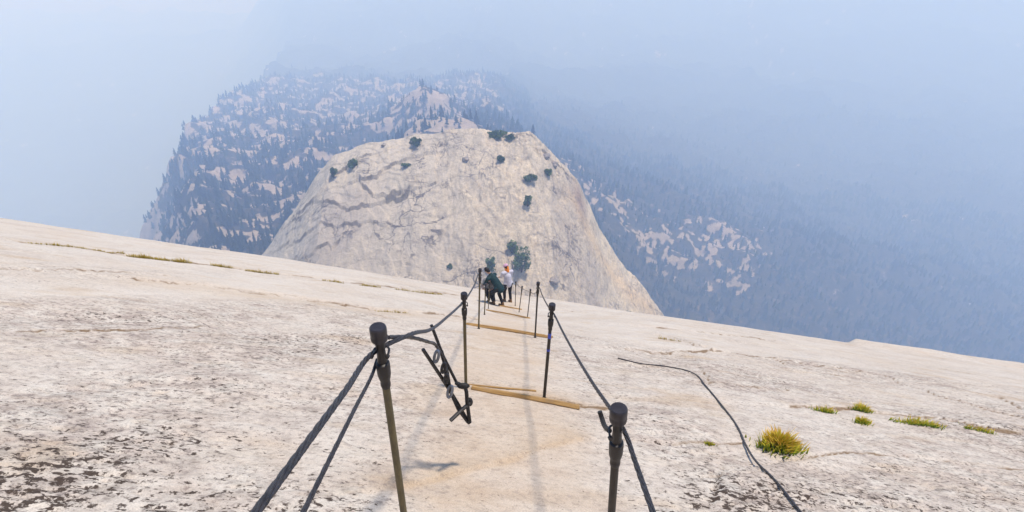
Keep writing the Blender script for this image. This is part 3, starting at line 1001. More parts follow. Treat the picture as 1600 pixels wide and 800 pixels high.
def place_post(key, b, tp, lab, pipe=M_PIPE, tape=False, seg=20):
    K = 0.84
    t = empty('cable_post', b, lab, 'post', 'posts holding the hand cables')
    ax = (tp - b); H = ax.length
    o = Vector((0, 0, 0)); e = ax
    POSTS[key] = (b, tp)
    m = MB(); m.lathe(o, e, [(-0.12, 0.0165 * K), (H - 0.20, 0.0165 * K)], seg); m.build('pipe', pipe, t)
    m = MB(); m.lathe(o, e, [(H - 0.265, 0.0185 * K), (H - 0.255, 0.021 * K), (H - 0.245, 0.021 * K), (H - 0.235, 0.0195 * K), (H - 0.222, 0.024 * K), (H - 0.205, 0.0275 * K),
                             (H - 0.165, 0.0285 * K), (H - 0.155, 0.0275 * K), (H - 0.150, 0.019 * K)], seg); m.build('collar', M_FIT, t)
    m = MB(); m.lathe(o, e, [(H - 0.155, 0.019 * K), (H - 0.145, 0.0205 * K), (H - 0.10, 0.017 * K), (H - 0.06, 0.021 * K), (H - 0.052, 0.021 * K)], seg); m.build('neck', M_FIT, t)
    m = MB(); m.lathe(o, e, [(H - 0.058, 0.026 * K), (H - 0.055, 0.0325 * K), (H - 0.042, 0.034 * K), (H - 0.036, 0.0315 * K), (H - 0.030, 0.0335 * K), (H - 0.008, 0.0335 * K), (H - 0.003, 0.0320 * K), (H, 0.0285 * K)], seg)
    cap = m.build('cap', M_CAP, t)
    # U-bolt that clamps the cable into the neck
    q = ax.normalized()
    side = q.cross(Vector((0, 1, 0))).normalized()
    fr = q.cross(side).normalized()
    c = q * (H - 0.105)
    pts = [c + side * (0.026 * math.cos(a)) - fr * (0.026 * math.sin(a) + 0.004) for a in np.linspace(0, math.pi, 9)]
    m = MB(); m.tube([c + side * 0.026 + fr * 0.03] + pts + [c - side * 0.026 + fr * 0.03], 0.004, 6)
    for s in (-1, 1):
        m.lathe(c + side * (0.026 * s) + fr * 0.022, c + side * (0.026 * s) + fr * 0.04, [(0, 0.008), (0.010, 0.008 * K)], 6)
    m.build('clamp', M_FIT, t)
    # iron socket in the drilled hole
    m = MB(); m.lathe(o, e, [(-0.05, 0.026 * K), (0.018, 0.026 * K), (0.022, 0.021 * K), (0.03, 0.0175 * K)], seg); m.build('socket', M_FIT, t)
    if tape:
        m = MB(); m.lathe(o, e, [(H * 0.67, 0.0178 * K), (H * 0.72, 0.0178 * K)], seg); m.build('tape', M_BLUE, t)
        m = MB(); m.lathe(o, e, [(H * 0.54, 0.0178 * K), (H * 0.56, 0.0178 * K)], seg); m.build('tape', M_BLUE, t)
    return t

cable_post('L1', (590, 510), (637, 845), 'nearest post on the left, olive pipe with a round dark cap, two cables leaving it')
cable_post('R1', (967, 637), (947, 925), 'nearest post on the right, dark pipe with round grey cap, cut by bottom edge', M_PIPE_D)
cable_post('L2', (725, 458), (728, 604), 'second post on the left, at the left end of the nearest wooden board')
cable_post('R2', (863, 475), (850, 624), 'second post on the right, with a blue band on its pipe', M_PIPE_D, True)
cable_post('L3', (750, 420), (748, 514), 'third post on the left, standing between the second post and the hikers')
cable_post('R3', (841, 441), (836, 527), 'third post on the right, tallest of the thin ones behind the blue-banded post', M_PIPE_D)
cable_post('L4', (759, 443), (757, 493), 'fourth post on the left, thin grey pipe beside the bending hiker')
cable_post('R4', (829, 452), (824, 497), 'fourth post on the right, first of the short thin posts beyond the third', M_PIPE_D)
cable_post('R5', (816, 447), (811, 488), 'fifth post on the right, short thin pipe nearer the hikers', M_PIPE_D)
cable_post('R6', (806, 440), (805, 478), 'farthest post on the right, just beside the hiker in the white shirt', M_PIPE_D)
cable_post('L5', (765, 440), (763, 482), 'farthest post on the left, almost hidden behind the bending hiker')
# posts up the slope behind the viewer carry the near ends of the cables
for key, (x, y) in {'L0': (-0.50, -1.7), 'R0': (0.42, -1.6)}.items():
    b = Vector((x, y, slab_z(x, y)))
    place_post(key, b, b + Vector((0, 0, 1.05)), 'post uphill of the viewer on the %s, out of the picture' % ('left' if key == 'L0' else 'right'))

def grip(key, dz=0.105):
    b, t = POSTS[key]
    a = (t - b).normalized()
    return t - a * dz

def sag(a, b, s, n=7):
    a, b = Vector(a), Vector(b)
    return [a.lerp(b, k / n) - Vector((0, 0, s * 4 * (k / n) * (1 - k / n))) for k in range(n + 1)]

def atpx(px, py, d):
    return Vector(ray(px, py) * d)

def cable(name, pts, r, lab, cat='cable', step=0.009, strands=6, seg=24, mat=None, group=None, pitch=0.11):
    m = MB()
    m.tube(spline(pts, step), r, seg, strands, pitch)
    o = m.build(name, mat or M_CABLE)
    return tag(o, lab, cat, group)

HC = 'steel hand cables'
L1g, L2g, L3g, L4g, L5g = (grip('L%d' % k) for k in (1, 2, 3, 4, 5))
R1g, R2g, R3g, R4g, R5g, R6g = (grip('R%d' % k) for k in (1, 2, 3, 4, 5, 6))
OL, OR = Vector((-0.024, -0.006, 0)), Vector((0.024, -0.006, 0))       # the cables run past the outer side of each neck
def back(p, q, y):
    """carry the straight run q -> p on uphill to the row y"""
    t = (y - q.y) / (p.y - q.y)
    return q.lerp(p, t)
pl = atpx(400, 800, 0.95); ql = L1g + OL
cable('hand_cable', [back(pl, ql, -1.7), pl, pl.lerp(ql, 0.6), ql, atpx(640, 523, 2.2), atpx(672, 515, 2.75), atpx(700, 494, 3.7), L2g + OL] +
      sag(L2g + OL, L3g + OL, 0.05, 4)[1:] + sag(L3g + OL, L4g + OL, 0.08, 4)[1:] + [L5g + OL], 0.0092, 'thick twisted steel cable running down the left row of posts', group=HC)
p2 = atpx(474, 800, 1.15); q2 = L1g + Vector((-0.030, -0.02, -0.07))
cable('hand_cable', [back(p2, q2, -1.7), p2, p2.lerp(q2, 0.6), q2, L1g + Vector((-0.026, 0.03, -0.06))],
      0.0062, 'thinner cable below the thick one, ending at the nearest left post', group=HC)
pr = atpx(1020, 800, 1.38); qr = R1g + OR
cable('hand_cable', [back(pr, qr, -1.6), pr, pr.lerp(qr, 0.6), qr] + sag(qr, R2g + OR, 0.03, 4)[1:] +
      sag(R2g + OR, R3g + OR, 0.04, 4)[1:] + sag(R3g + OR, R4g + OR, 0.08, 4)[1:] + [R5g + OR, R6g + OR], 0.0080, 'twisted steel cable running down the right row of posts', group=HC)

# ------------------------------------------------------------------ tangle hanging from the left cable
tg = empty('tangled_rods', on_slab(735, 662), 'tangle of black rods and clips hanging from the left cable before the second post', 'tangle')
to = tg.location
def tp(px, py, d):
    return atpx(px, py, d) - to
D0 = 2.95
m = MB(); m.tube(spline([tp(607, 527, 2.02), tp(640, 527, 2.3), tp(668, 534, 2.6), tp(682, 541, 2.85), tp(692, 560, 2.93), tp(697, 590, 3.0)], 0.015), 0.009, 12, 6, 0.07); m.build('cable_tail', M_CABLE, tg)
m = MB(); m.tube([tp(674, 508, 2.86), tp(692, 555, 2.95), tp(715, 601, 3.05)], 0.0085, 8); m.build('rod', M_FIT, tg)
m = MB(); m.tube([tp(661, 546, 2.80), tp(690, 590, 2.95), tp(712, 625, 3.1), tp(733, 661, 3.22)], 0.0095, 8); m.build('rod', M_FIT, tg)
m = MB(); m.tube([tp(690, 548, 2.98), tp(699, 582, 2.95), tp(704, 613, 3.02), tp(716, 640, 3.12), tp(731, 660, 3.2)], 0.0085, 8); m.build('rod', M_RUBBER, tg)
m = MB(); m.tube([tp(704, 657, 3.05), tp(722, 640, 3.1), tp(736, 628, 3.15)], 0.0115, 8); m.build('rod', M_FIT, tg)
m = MB(); m.tube(spline([tp(712, 598, 3.02), tp(726, 605, 3.05), tp(730, 630, 3.12), tp(734, 660, 3.2)], 0.02), 0.0105, 8); m.build('strap', M_RUBBER, tg)
m = MB(); m.ball(tp(724, 603, 3.03), (0.035, 0.016, 0.018)); m.build('knot', M_RUBBER, tg)
m = MB(); m.ball(tp(734, 628, 3.15), (0.018, 0.016, 0.03)); m.build('knot', M_RUBBER, tg)
def clip(px, py, d, r, name, mat):
    c = tp(px, py, d)
    pts = [c + Vector((r * 0.40 * math.cos(a) + 0.25 * r * math.sin(a), 0.3 * r * math.sin(a), r * 1.2 * math.sin(a))) for a in np.linspace(0, 2 * math.pi, 17)]
    mm = MB(); mm.tube(pts, 0.0075, 8); mm.build(name, mat, tg)
clip(682, 557, 2.86, 0.026, 'carabiner', M_STEEL)
clip(703, 612, 2.98, 0.028, 'carabiner', M_STEEL)
clip(693, 575, 2.92, 0.022, 'carabiner', M_FIT)
clip(697, 592, 2.94, 0.020, 'carabiner', M_FIT)

# short strap behind the near right post
m = MB()
m.tube(spline([R1g + Vector((-0.018, 0.03, -0.03)), atpx(944, 664, 2.02), atpx(940, 652, 2.06), atpx(937, 643, 2.06)], 0.01), 0.009, 8)
o = m.build('strap_end', M_RUBBER)
tag(o, 'short black strap end curling out behind the nearest right post', 'strap')

# ------------------------------------------------------------------ cables and cords lying on the rock
def lay(pxs, r, lift=0.0, sub=14):
    P = [hit(*p) for p in pxs]
    pl = spline([(p[0], p[1], 0) for p in P], 0.02)
    return [Vector((p[0], p[1], slab_z(p[0], p[1]) + r * 0.8 + lift)) for p in pl]
def laid(name, pxs, r, lab, mat, strands, cat='cable', group=None, smooth_n=5):
    P = lay(pxs, r)
    quad = np.array([Q[0] + Q[1] * p.x + Q[2] * p.y + Q[3] * p.x ** 2 + Q[4] * p.x * p.y + Q[5] * p.y ** 2 for p in P])
    z = np.array([p.z for p in P]) - quad
    z = np.max(np.stack([np.pad(z, 3, mode='edge')[i:i + len(z)] for i in range(7)]), 0)
    k = min(41, len(z) // 2 * 2 - 1)
    zp = np.pad(z, k // 2, mode='edge')
    zs = np.maximum(np.convolve(zp, np.ones(k) / k, 'valid')[:len(z)], z)
    zs = np.convolve(np.pad(zs, 10, mode='edge'), np.ones(21) / 21, 'valid')
    zs = np.maximum(zs, z - 0.25 * r)
    for p, q in zip(P, zs + quad):
        p.z = float(q)
    m = MB(); m.tube(P, r, 12, strands, 0.07)
    o = m.build(name, mat)
    return tag(o, lab, cat, group)
laid('loose_cable', [(965, 562), (1000, 570), (1040, 575), (1072, 582), (1100, 603), (1128, 635), (1150, 665), (1165, 695), (1185, 725), (1215, 757), (1250, 800), (1290, 850)], 0.0095,
     'loose dark cable lying in a curve across the bare rock on the right', M_CABLE, 6)
# ================================================================== WOODEN BOARDS
def wood_material():
    m, nt, b = new_mat('weathered_board')
    v = coords(nt, (1.2, 22, 22))
    f = noise(nt, v, 3.0, 6, 0.65)
    g = noise(nt, coords(nt), 7, 4, 0.6)
    c = ramp(nt, f, [(0.3, (0.15, 0.085, 0.03)), (0.5, (0.38, 0.225, 0.075)), (0.72, (0.52, 0.34, 0.14))])
    c = mixc(nt, ramp(nt, g, [(0.5, gray(0)), (0.75, gray(0.55))]), c, (0.25, 0.17, 0.10))
    nt.links.new(c, b.inputs['Base Color'])
    b.inputs['Roughness'].default_value = 0.75
    bump(nt, b, f, 0.4, 0.003)
    return m
M_WOOD = wood_material()

def board(a_px, b_px, lab, w=0.085, th=0.042, lift=0.0, seed=0):
    a, b = on_slab(*a_px), on_slab(*b_px)
    ax = b - a; L = ax.length; ax.normalize()
    mid = (a + b) / 2
    e = 0.15
    nrm = Vector((-(slab_z(mid.x + e, mid.y) - slab_z(mid.x - e, mid.y)) / (2 * e), -(slab_z(mid.x, mid.y + e) - slab_z(mid.x, mid.y - e)) / (2 * e), 1)).normalized()
    nrm = (nrm - ax * nrm.dot(ax)).normalized()
    cr = nrm.cross(ax)
    bm = bmesh.new()
    bmesh.ops.create_cube(bm, size=1)
    bmesh.ops.scale(bm, vec=(L, w, th), verts=bm.verts)
    bmesh.ops.bevel(bm, geom=list(bm.edges), offset=0.004, segments=2, affect='EDGES')
    bmesh.ops.subdivide_edges(bm, edges=[k for k in bm.edges if abs(k.verts[0].co.x - k.verts[1].co.x) > L * 0.5], cuts=12)
    R = random.Random(seed)
    ph = R.uniform(0, 6)
    for v in bm.verts:
        v.co.z += 0.006 * math.sin(v.co.x * 3 + ph); v.co.y += 0.004 * math.sin(v.co.x * 2.1 + ph)
        if abs(v.co.x) > L * 0.49:
            v.co.x += R.uniform(-0.006, 0.006)
    me = bpy.data.meshes.new('wooden_board'); bm.to_mesh(me); bm.free()
    o = link('wooden_board', me, M_WOOD)
    top = max(slab_z(*(a.lerp(b, k / 8)).xy) - a.lerp(b, k / 8).z for k in range(9))
    o.matrix_world = Matrix((ax, cr, nrm)).transposed().to_4x4()
    o.location = mid + nrm * (th * 0.42 + max(0, top) * 0.6 + lift)
    tag(o, lab, 'board', 'wooden foot boards across the lane')
    return o
board((737, 607), (905, 641), 'nearest yellow board, lying across the lane at the second pair of posts', w=0.048, th=0.034, seed=1)
board((731, 601), (838, 613), 'narrow brown batten just above the nearest board', w=0.016, th=0.014, seed=2)
board((729, 507), (863, 528), 'bright yellow board across the lane at the third pair of posts', w=0.10, seed=3)
board((761, 485), (827, 498), 'short yellow board across the lane nearest in front of the hikers', w=0.10, seed=4)
board((781, 478), (815, 484), 'farthest small board under the feet of the hikers', w=0.09, seed=5)

# ================================================================== GRASS TUFTS
def grass_mat(name, stops):
    m, nt, b = new_mat(name)
    hgt = attr(nt, 'tip')
    f = noise(nt, coords(nt), 14, 3, 0.5)
    c = ramp(nt, mth(nt, 'ADD', hgt, mth(nt, 'MULTIPLY', mth(nt, 'SUBTRACT', f, 0.5), 0.7)), stops)
    nt.links.new(c, b.inputs['Base Color'])
    b.inputs['Roughness'].default_value = 0.7
    b.inputs['Specular IOR Level'].default_value = 0.2
    return m
M_GR = grass_mat('green_gold_grass', [(0.0, (0.10, 0.14, 0.02)), (0.38, (0.24, 0.36, 0.03)), (0.66, (0.62, 0.56, 0.04)), (0.92, (0.72, 0.42, 0.08))])
M_GD = grass_mat('dry_gold_grass', [(0.0, (0.16, 0.12, 0.03)), (0.4, (0.34, 0.26, 0.035)), (0.75, (0.50, 0.36, 0.06)), (1.0, (0.58, 0.38, 0.12))])

def tuft(px, py, wpx, hpx, lab, mat, n, seed, end=None, group='grass growing in the cracks'):
    a = on_slab(px, py)
    d = a.y * CP - a.z * SP
    k = d / FPX
    W, H = wpx * k * 0.5, hpx * k
    R = np.random.default_rng(seed)
    if end is not None:
        bvec = on_slab(*end)
    V, F, T = [], [], []
    for i in range(n):
        if end is not None:
            t = R.uniform(0, 1)
            clump = float(pn(t * 7 + seed, 0.5, seed))
            if clump < -0.15 and R.uniform() < 0.6:
                continue
            c = a.lerp(bvec, t)
            x, y = c.x + R.normal(0, 0.25) * H * 1.2, c.y + R.normal(0, 0.25) * H * 1.2
            hh = H * R.uniform(0.5, 1.1) * (0.75 + 0.4 * clump)
        else:
            r = abs(R.normal(0, 0.42)); an = R.uniform(0, 6.283)
            x, y = a.x + W * r * math.cos(an), a.y + 0.75 * W * r * math.sin(an)
            hh = H * R.uniform(0.55, 1.1) * max(0.25, 1 - 0.45 * r)
        z = slab_z(x, y) - 0.01 * k * 100 * 0.2
        la = R.uniform(0, 6.283)
        if end is None:
            la = math.atan2(y - a.y, x - a.x) + R.normal(0, 0.7)
        ln = hh * R.uniform(0.1, 0.75)
        dx, dy = ln * math.cos(la), ln * math.sin(la)
        w = max(H * 0.035, 0.0035) * R.uniform(0.7, 1.5)
        ta = R.uniform(0, 6.283)
        wx, wy = w * math.cos(ta), w * math.sin(ta)
        n0 = len(V)
        V += [(x - wx, y - wy, z), (x + wx, y + wy, z), (x + dx * 0.4 - wx * .8, y + dy * 0.4 - wy * .8, z + hh * 0.6), (x + dx * 0.4 + wx * .8, y + dy * 0.4 + wy * .8, z + hh * 0.6), (x + dx, y + dy, z + hh)]
        F += [(n0, n0 + 1, n0 + 3, n0 + 2), (n0 + 2, n0 + 3, n0 + 4)]
        T += [0, 0, 0.6, 0.6, 1.0]
    V = np.array(V) - np.array(a)
    me = mesh_np('grass_tuft', V, F, True)
    set_attr(me, 'tip', T)
    o = link('grass_tuft', me, mat)
    o.location = a
    tag(o, lab, 'grass', group)

tuft(1217, 700, 76, 34, 'largest green and gold grass tuft beside the loose cable on the right', M_GR, 900, 1)
tuft(1272, 640, 50, 14, 'golden grass tuft at the left end of the right-hand crack', M_GR, 260, 2, (1300, 645))
tuft(1347, 641, 36, 16, 'round green tuft highest in the right-hand crack', M_GR, 260, 3)
tuft(1347, 661, 34, 14, 'small green tuft just below the round one on the right', M_GR, 220, 4)
tuft(1393, 656, 70, 16, 'long low tuft of brownish green grass right of the round tuft', M_GR, 420, 5, (1466, 667))
tuft(1505, 669, 60, 10, 'thin tuft of grass farthest right in the crack', M_GR, 220, 6, (1552, 677))
tuft(1110, 691, 20, 8, 'tiny grass tuft in the crack between the near right post and the loose cable', M_GR, 90, 7)
tuft(44, 380, 10, 7, 'leftmost dry grass streak in the long crack at the upper left', M_GD, 420, 8, (136, 389))
tuft(148, 391, 10, 6, 'faint dry grass in the gap after the leftmost streak', M_GD, 260, 13, (195, 398))
tuft(198, 401, 10, 9, 'thickest yellow streak of grass in the long left crack', M_GD, 700, 9, (296, 412))
tuft(333, 416, 10, 7, 'short gold streak of grass after the thickest one in the left crack', M_GD, 260, 10, (362, 420))
tuft(384, 424, 10, 7, 'gold streak of grass below the foot of the dome in the left crack', M_GD, 360, 11, (434, 430))
tuft(505, 439, 10, 6, 'sparse dry grass in the crack below the left half of the dome', M_GD, 200, 12, (535, 443))
tuft(562, 446, 10, 6, 'short dry grass streak in the crack below the middle of the dome', M_GD, 200, 17, (595, 450))
tuft(620, 453, 10, 6, 'dry grass at the right end of the left crack near the posts', M_GD, 500, 14, (690, 460))
tuft(590, 486, 10, 6, 'dark dry grass in the lower left crack near the second post', M_GD, 130, 15, (640, 490))
tuft(1030, 530, 10, 6, 'brownish grass in the crack under the right skyline', M_GD, 130, 16, (1062, 535))

# ================================================================== PEOPLE
M_SKIN = simple_mat('skin', (0.52, 0.31, 0.21), (0.44, 0.25, 0.17), 0.55, scale=9)
M_HAIR_D = simple_mat('dark_hair', (0.018, 0.013, 0.011), (0.010, 0.008, 0.007), 0.5, scale=60)
M_TEAL = simple_mat('dark_teal_jacket', (0.008, 0.036, 0.042), (0.005, 0.022, 0.028), 0.75, scale=14)
M_BLACK = simple_mat('black_trousers', (0.018, 0.018, 0.022), (0.010, 0.010, 0.013), 0.85, scale=16)
M_WHITE = simple_mat('white_shirt', (0.56, 0.55, 0.62), (0.42, 0.42, 0.50), 0.85, scale=12)
M_ORANGE = simple_mat('orange_cloth', (0.80, 0.26, 0.05), (0.62, 0.18, 0.03), 0.8, scale=14)
M_PINK = simple_mat('pink_cap', (0.62, 0.40, 0.45), (0.45, 0.25, 0.42), 0.8, scale=16)
M_GREY = simple_mat('grey_shirt', (0.20, 0.20, 0.21), (0.13, 0.13, 0.14), 0.85, scale=12)
M_BOOT = simple_mat('brown_boot', (0.20, 0.11, 0.045), (0.11, 0.06, 0.03), 0.8, scale=20)
M_GLOVE = simple_mat('glove', (0.42, 0.22, 0.06), (0.30, 0.15, 0.04), 0.8, scale=20)

def capsule(mb, a, b, ra, rb, seg=12):
    a, b = Vector(a), Vector(b)
    L = (b - a).length
    prof = [(-ra * math.cos(t), ra * math.sin(t)) for t in np.linspace(0.15, math.pi / 2, 4)]
    prof += [(L + rb * math.sin(t), rb * math.cos(t)) for t in np.linspace(0, math.pi / 2 - 0.15, 4)]
    mb.lathe(a, b, prof, seg)

def fuse(name, mb, mat, parent, vox):
    o = mb.build(name, mat, parent)
    r = o.modifiers.new('fuse', 'REMESH'); r.mode = 'VOXEL'; r.voxel_size = vox; r.use_smooth_shade = True
    s = o.modifiers.new('soften', 'SMOOTH'); s.factor = 0.5; s.iterations = 4
    return o

def person(base, rot, J, label, top_mat, leg_mat, hair_mat, cap_mat=None, boot=M_BOOT, sleeves='long', gaiter=None, shirt_name='jacket'):
    """J: joint positions in the person's own frame (z up, facing +y)"""
    t = empty('person', base, label, 'person', 'hikers on the cables')
    t.rotation_euler.z = rot
    j = {k: Vector(v) for k, v in J.items()}
    # body, one continuous surface
    m = MB()
    up = (j['neck'] - j['hip']).normalized()
    for s in 'lr':
        capsule(m, j['sh_' + s], j['el_' + s], 0.046, 0.037)
        capsule(m, j['el_' + s], j['wr_' + s], 0.037, 0.026)
        capsule(m, j['hi_' + s], j['kn_' + s], 0.078, 0.052)
        capsule(m, j['kn_' + s], j['an_' + s], 0.052, 0.035)
        toe = j['an_' + s] + Vector((0, 0.15, -0.055)) if 'to_' + s not in j else j['to_' + s]
        capsule(m, j['an_' + s] + Vector((0, -0.03, -0.04)), toe, 0.038, 0.032)
        # hand: palm, four unequal bent fingers and a thumb
        w = j['wr_' + s]; f = (w - j['el_' + s]).normalized()
        side = f.cross(Vector((0, 0, 1)))
        side = side.normalized() if side.length > 0.1 else Vector((1, 0, 0))
        pal = side.cross(f).normalized()
        if pal.z > 0: pal = -pal
        for q in (-1, 0, 1):
            capsule(m, w + side * (0.012 * q), w + f * 0.085 + side * (0.024 * q), 0.016, 0.015, 8)
        for i, (o_, ln) in enumerate(((-0.036, 0.062), (-0.012, 0.076), (0.012, 0.072), (0.036, 0.056))):
            k0 = w + f * 0.09 + side * o_
            k1 = k0 + f * (ln * 0.55) + pal * (ln * 0.30)
            k2 = k1 + pal * (ln * 0.5) + f * (ln * 0.1)
            capsule(m, k0, k1, 0.0095, 0.009, 7); capsule(m, k1, k2, 0.009, 0.008, 7)
        th = w + f * 0.035 + side * (-0.03)
        t1 = th + f * 0.03 - side * 0.025 + pal * 0.015
        capsule(m, th, t1, 0.012, 0.0105, 7); capsule(m, t1, t1 + f * 0.03 + pal * 0.012, 0.0105, 0.009, 7)
    capsule(m, j['hip'], j['chest'], 0.125, 0.125)
    capsule(m, j['sh_l'], j['sh_r'], 0.06, 0.06)
    capsule(m, j['chest'], j['neck'], 0.11, 0.055)
    capsule(m, j['hi_l'], j['hi_r'], 0.09, 0.09)
    hd = j['head']
    capsule(m, j['neck'], hd, 0.052, 0.05)
    look = (Vector(J.get('look', (0, 1, 0)))).normalized()
    hu = (hd - j['neck']).normalized()
    hr = look.cross(hu).normalized(); look = hu.cross(hr).normalized()
    hq = Matrix((hr, look, hu)).transposed().to_quaternion()
    m.ball(hd + hu * 0.05, (0.076, 0.095, 0.112), 14, 10, hq)
    m.ball(hd + look * 0.045 - hu * 0.02, (0.052, 0.05, 0.06), 10, 8, hq)       # jaw
    m.ball(hd + look * 0.103 + hu * 0.02, (0.014, 0.020, 0.024), 8, 6, hq)      # nose
    for s in (-1, 1):
        m.ball(hd + hr * (0.078 * s) + hu * 0.03, (0.010, 0.020, 0.030), 8, 6, hq)  # ears
    body = fuse('body', m, M_SKIN, t, 0.0105)
    # face
    for s in (-1, 1):
        e = MB(); e.ball(hd + look * 0.088 + hr * (0.032 * s) + hu * 0.052, 0.012, 8, 6); e.build('eye', M_BLACK, t)
    e = MB(); e.ball(hd + look * 0.094 - hu * 0.035, (0.024, 0.008, 0.006), 8, 6, hq); e.build('mouth', M_PINK, t)
    # hair
    e = MB()
    e.ball(hd + hu * 0.066 - look * 0.018, (0.086, 0.098, 0.108), 14, 10, hq)
    e.ball(hd - look * 0.055 + hu * 0.01, (0.070, 0.05, 0.085), 10, 8, hq)
    fuse('hair', e, hair_mat, t, 0.014)
    if cap_mat:
        e = MB()
        e.ball(hd + hu * 0.10 - look * 0.008, (0.092, 0.108, 0.085), 14, 10, hq)
        e.ball(hd + hu * 0.085 + look * 0.11, (0.07, 0.075, 0.012), 12, 6, hq)
        fuse('cap', e, cap_mat, t, 0.012)
    if gaiter:
        e = MB()
        capsule(e, j['neck'] - hu * 0.03, hd + hu * 0.01, 0.072, 0.082)
        capsule(e, j['neck'] - up * 0.02 - look * 0.03, hd - look * 0.07 + hu * 0.04, 0.070, 0.054)
        fuse('neck_scarf', e, gaiter, t, 0.012)
    # upper garment
    e = MB()
    capsule(e, j['hip'] - up * 0.03, j['chest'], 0.150, 0.152)
    capsule(e, j['hi_l'] + up * 0.03, j['hi_r'] + up * 0.03, 0.108, 0.108)
    capsule(e, j['sh_l'], j['sh_r'], 0.078, 0.078)
    capsule(e, j['chest'], j['neck'] - up * 0.02, 0.135, 0.078)
    for s in 'lr':
        capsule(e, j['sh_' + s], j['el_' + s], 0.064, 0.054)
        if sleeves == 'long':
            capsule(e, j['el_' + s], j['wr_' + s], 0.054, 0.042)
    fuse(shirt_name, e, top_mat, t, 0.016)
    # trousers
    e = MB()
    capsule(e, j['hi_l'], j['hi_r'], 0.112, 0.112)
    capsule(e, j['hip'], j['hip'] + up * 0.05, 0.13, 0.12)
    for s in 'lr':
        capsule(e, j['hi_' + s], j['kn_' + s], 0.096, 0.072)
        capsule(e, j['kn_' + s], j['an_' + s] + Vector((0, 0, 0.04)), 0.070, 0.056)
    fuse('trousers', e, leg_mat, t, 0.016)
    for s in 'lr':
        e = MB()
        an = j['an_' + s]
        toe = an + Vector((0, 0.16, -0.055)) if 'to_' + s not in j else j['to_' + s]
        capsule(e, an + Vector((0, -0.035, -0.045)), toe, 0.052, 0.045)
        capsule(e, an + Vector((0, -0.01, -0.03)), an + Vector((0, -0.005, 0.06)), 0.050, 0.054)
        fuse('boot', e, boot, t, 0.012)
    return t

def stand(px, py):
    return on_slab(px, py)

# hiker bending over towards the left cable, seen from behind and to the side
b1 = stand(780, 478)
def drop(base, rot, x, y):
    """height of the rock under a point of a person's own frame"""
    c, s = math.cos(rot), math.sin(rot)
    wx, wy = base.x + c * x - s * y, base.y + s * x + c * y
    return slab_z(wx, wy) - base.z

def legs(base, rot, lx, ly, rx, ry):
    zl, zr = drop(base, rot, lx, ly), drop(base, rot, rx, ry)
    out = {}
    for s, x, y, z in (('l', lx, ly, zl), ('r', rx, ry, zr)):
        out['an_' + s] = (x, y, z + 0.10)
        zt = drop(base, rot, x, y + 0.15)
        out['to_' + s] = (x, y + 0.15, zt + 0.048)
    return out

r1 = math.radians(52)
J1 = dict(hip=(0, -0.05, 0.80), chest=(0.02, 0.24, 1.06), neck=(0.02, 0.41, 1.22), head=(0.0, 0.51, 1.31), look=(0, 0.8, -0.45),
          sh_l=(-0.18, 0.36, 1.14), sh_r=(0.19, 0.34, 1.14), el_l=(-0.24, 0.47, 0.90), el_r=(0.22, 0.45, 0.88), wr_l=(-0.14, 0.60, 0.78), wr_r=(0.08, 0.58, 0.74),
          hi_l=(-0.10, 0.0, 0.79), hi_r=(0.10, -0.02, 0.79), kn_l=(-0.14, 0.30, 0.50), kn_r=(0.12, 0.10, 0.45))
J1.update(legs(b1, r1, -0.12, 0.17, 0.12, -0.06))
person(b1, r1, J1, 'bending hiker with dark hair, dark teal jacket and black trousers holding the left cable', M_TEAL, M_BLACK, M_HAIR_D)

# hiker in a white shirt with a cap and orange scarf, upright just beyond
b2 = stand(794, 472)
r2 = math.radians(25)
J2 = dict(hip=(0, 0, 0.90), chest=(0, 0.05, 1.22), neck=(0, 0.08, 1.43), head=(-0.01, 0.13, 1.53), look=(-0.4, 0.9, -0.3),
          sh_l=(-0.18, 0.07, 1.37), sh_r=(0.18, 0.06, 1.37), el_l=(-0.21, 0.20, 1.12), el_r=(0.21, 0.16, 1.10), wr_l=(-0.17, 0.42, 1.00), wr_r=(0.24, 0.38, 0.98),
          hi_l=(-0.09, 0, 0.88), hi_r=(0.09, 0, 0.88), kn_l=(-0.10, 0.14, 0.46), kn_r=(0.10, 0.06, 0.48))
J2.update(legs(b2, r2, -0.10, 0.12, 0.10, -0.02))
person(b2, r2, J2, 'upright hiker in white shirt and black trousers with pink cap and orange neck scarf', M_WHITE, M_BLACK, M_HAIR_D, M_PINK, M_BOOT, 'short', M_ORANGE, 'shirt')

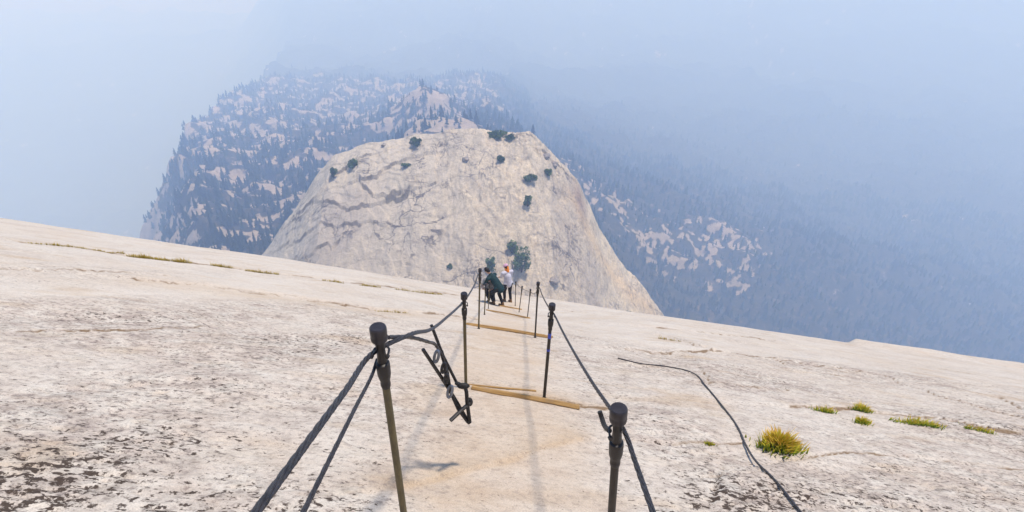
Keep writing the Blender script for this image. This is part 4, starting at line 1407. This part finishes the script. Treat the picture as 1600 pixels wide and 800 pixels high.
# third hiker lower down, mostly hidden behind the bending one
b3 = stand(768, 472)
r3 = math.radians(170)
J3 = dict(hip=(0, -0.03, 0.72), chest=(0, 0.12, 1.0), neck=(0, 0.22, 1.17), head=(0, 0.29, 1.26), look=(0, 0.8, -0.4),
          sh_l=(-0.18, 0.19, 1.11), sh_r=(0.18, 0.19, 1.11), el_l=(-0.26, 0.30, 0.90), el_r=(0.27, 0.32, 0.90), wr_l=(-0.12, 0.46, 0.92), wr_r=(0.20, 0.50, 0.98),
          hi_l=(-0.09, 0, 0.70), hi_r=(0.09, 0, 0.70), kn_l=(-0.11, 0.22, 0.45), kn_r=(0.11, 0.16, 0.42))
J3.update(legs(b3, r3, -0.11, 0.04, 0.11, -0.04))
person(b3, r3, J3, 'hiker in a grey top crouching lower down, half hidden behind the bending hiker', M_GREY, M_BLACK, M_HAIR_D, None, M_BOOT, 'short', M_ORANGE, 'shirt')

# ================================================================== HAZE
def haze_box(x0, x1, y0, y1, z0, z1):
    bm = bmesh.new()
    bmesh.ops.create_cube(bm, size=1)
    for v in bm.verts:
        v.co = Vector((x0 + (v.co.x + 0.5) * (x1 - x0), y0 + (v.co.y + 0.5) * (y1 - y0), z0 + (v.co.z + 0.5) * (z1 - z0)))
    me = bpy.data.meshes.new('haze'); bm.to_mesh(me); bm.free()
    m = bpy.data.materials.new('smoke_haze')
    m.use_nodes = True
    nt = m.node_tree
    nt.nodes.clear()
    out = nt.nodes.new('ShaderNodeOutputMaterial')
    vol = nt.nodes.new('ShaderNodeVolumePrincipled')
    vol.inputs['Color'].default_value = (0.43, 0.61, 1.0, 1)
    vol.inputs['Absorption Color'].default_value = (0.93, 0.95, 1, 1)       # pale smoke: scatters blue most, absorbs next to nothing
    vol.inputs['Density'].default_value = 0.00090
    vol.inputs['Anisotropy'].default_value = 0.0
    nt.links.new(vol.outputs[0], out.inputs['Volume'])
    return tag(link('haze', me, m), 'blue wildfire haze filling the valleys', 'haze', kind='stuff')
haze_box(-7000, 7000, -2200, 7200, -1501, 14)
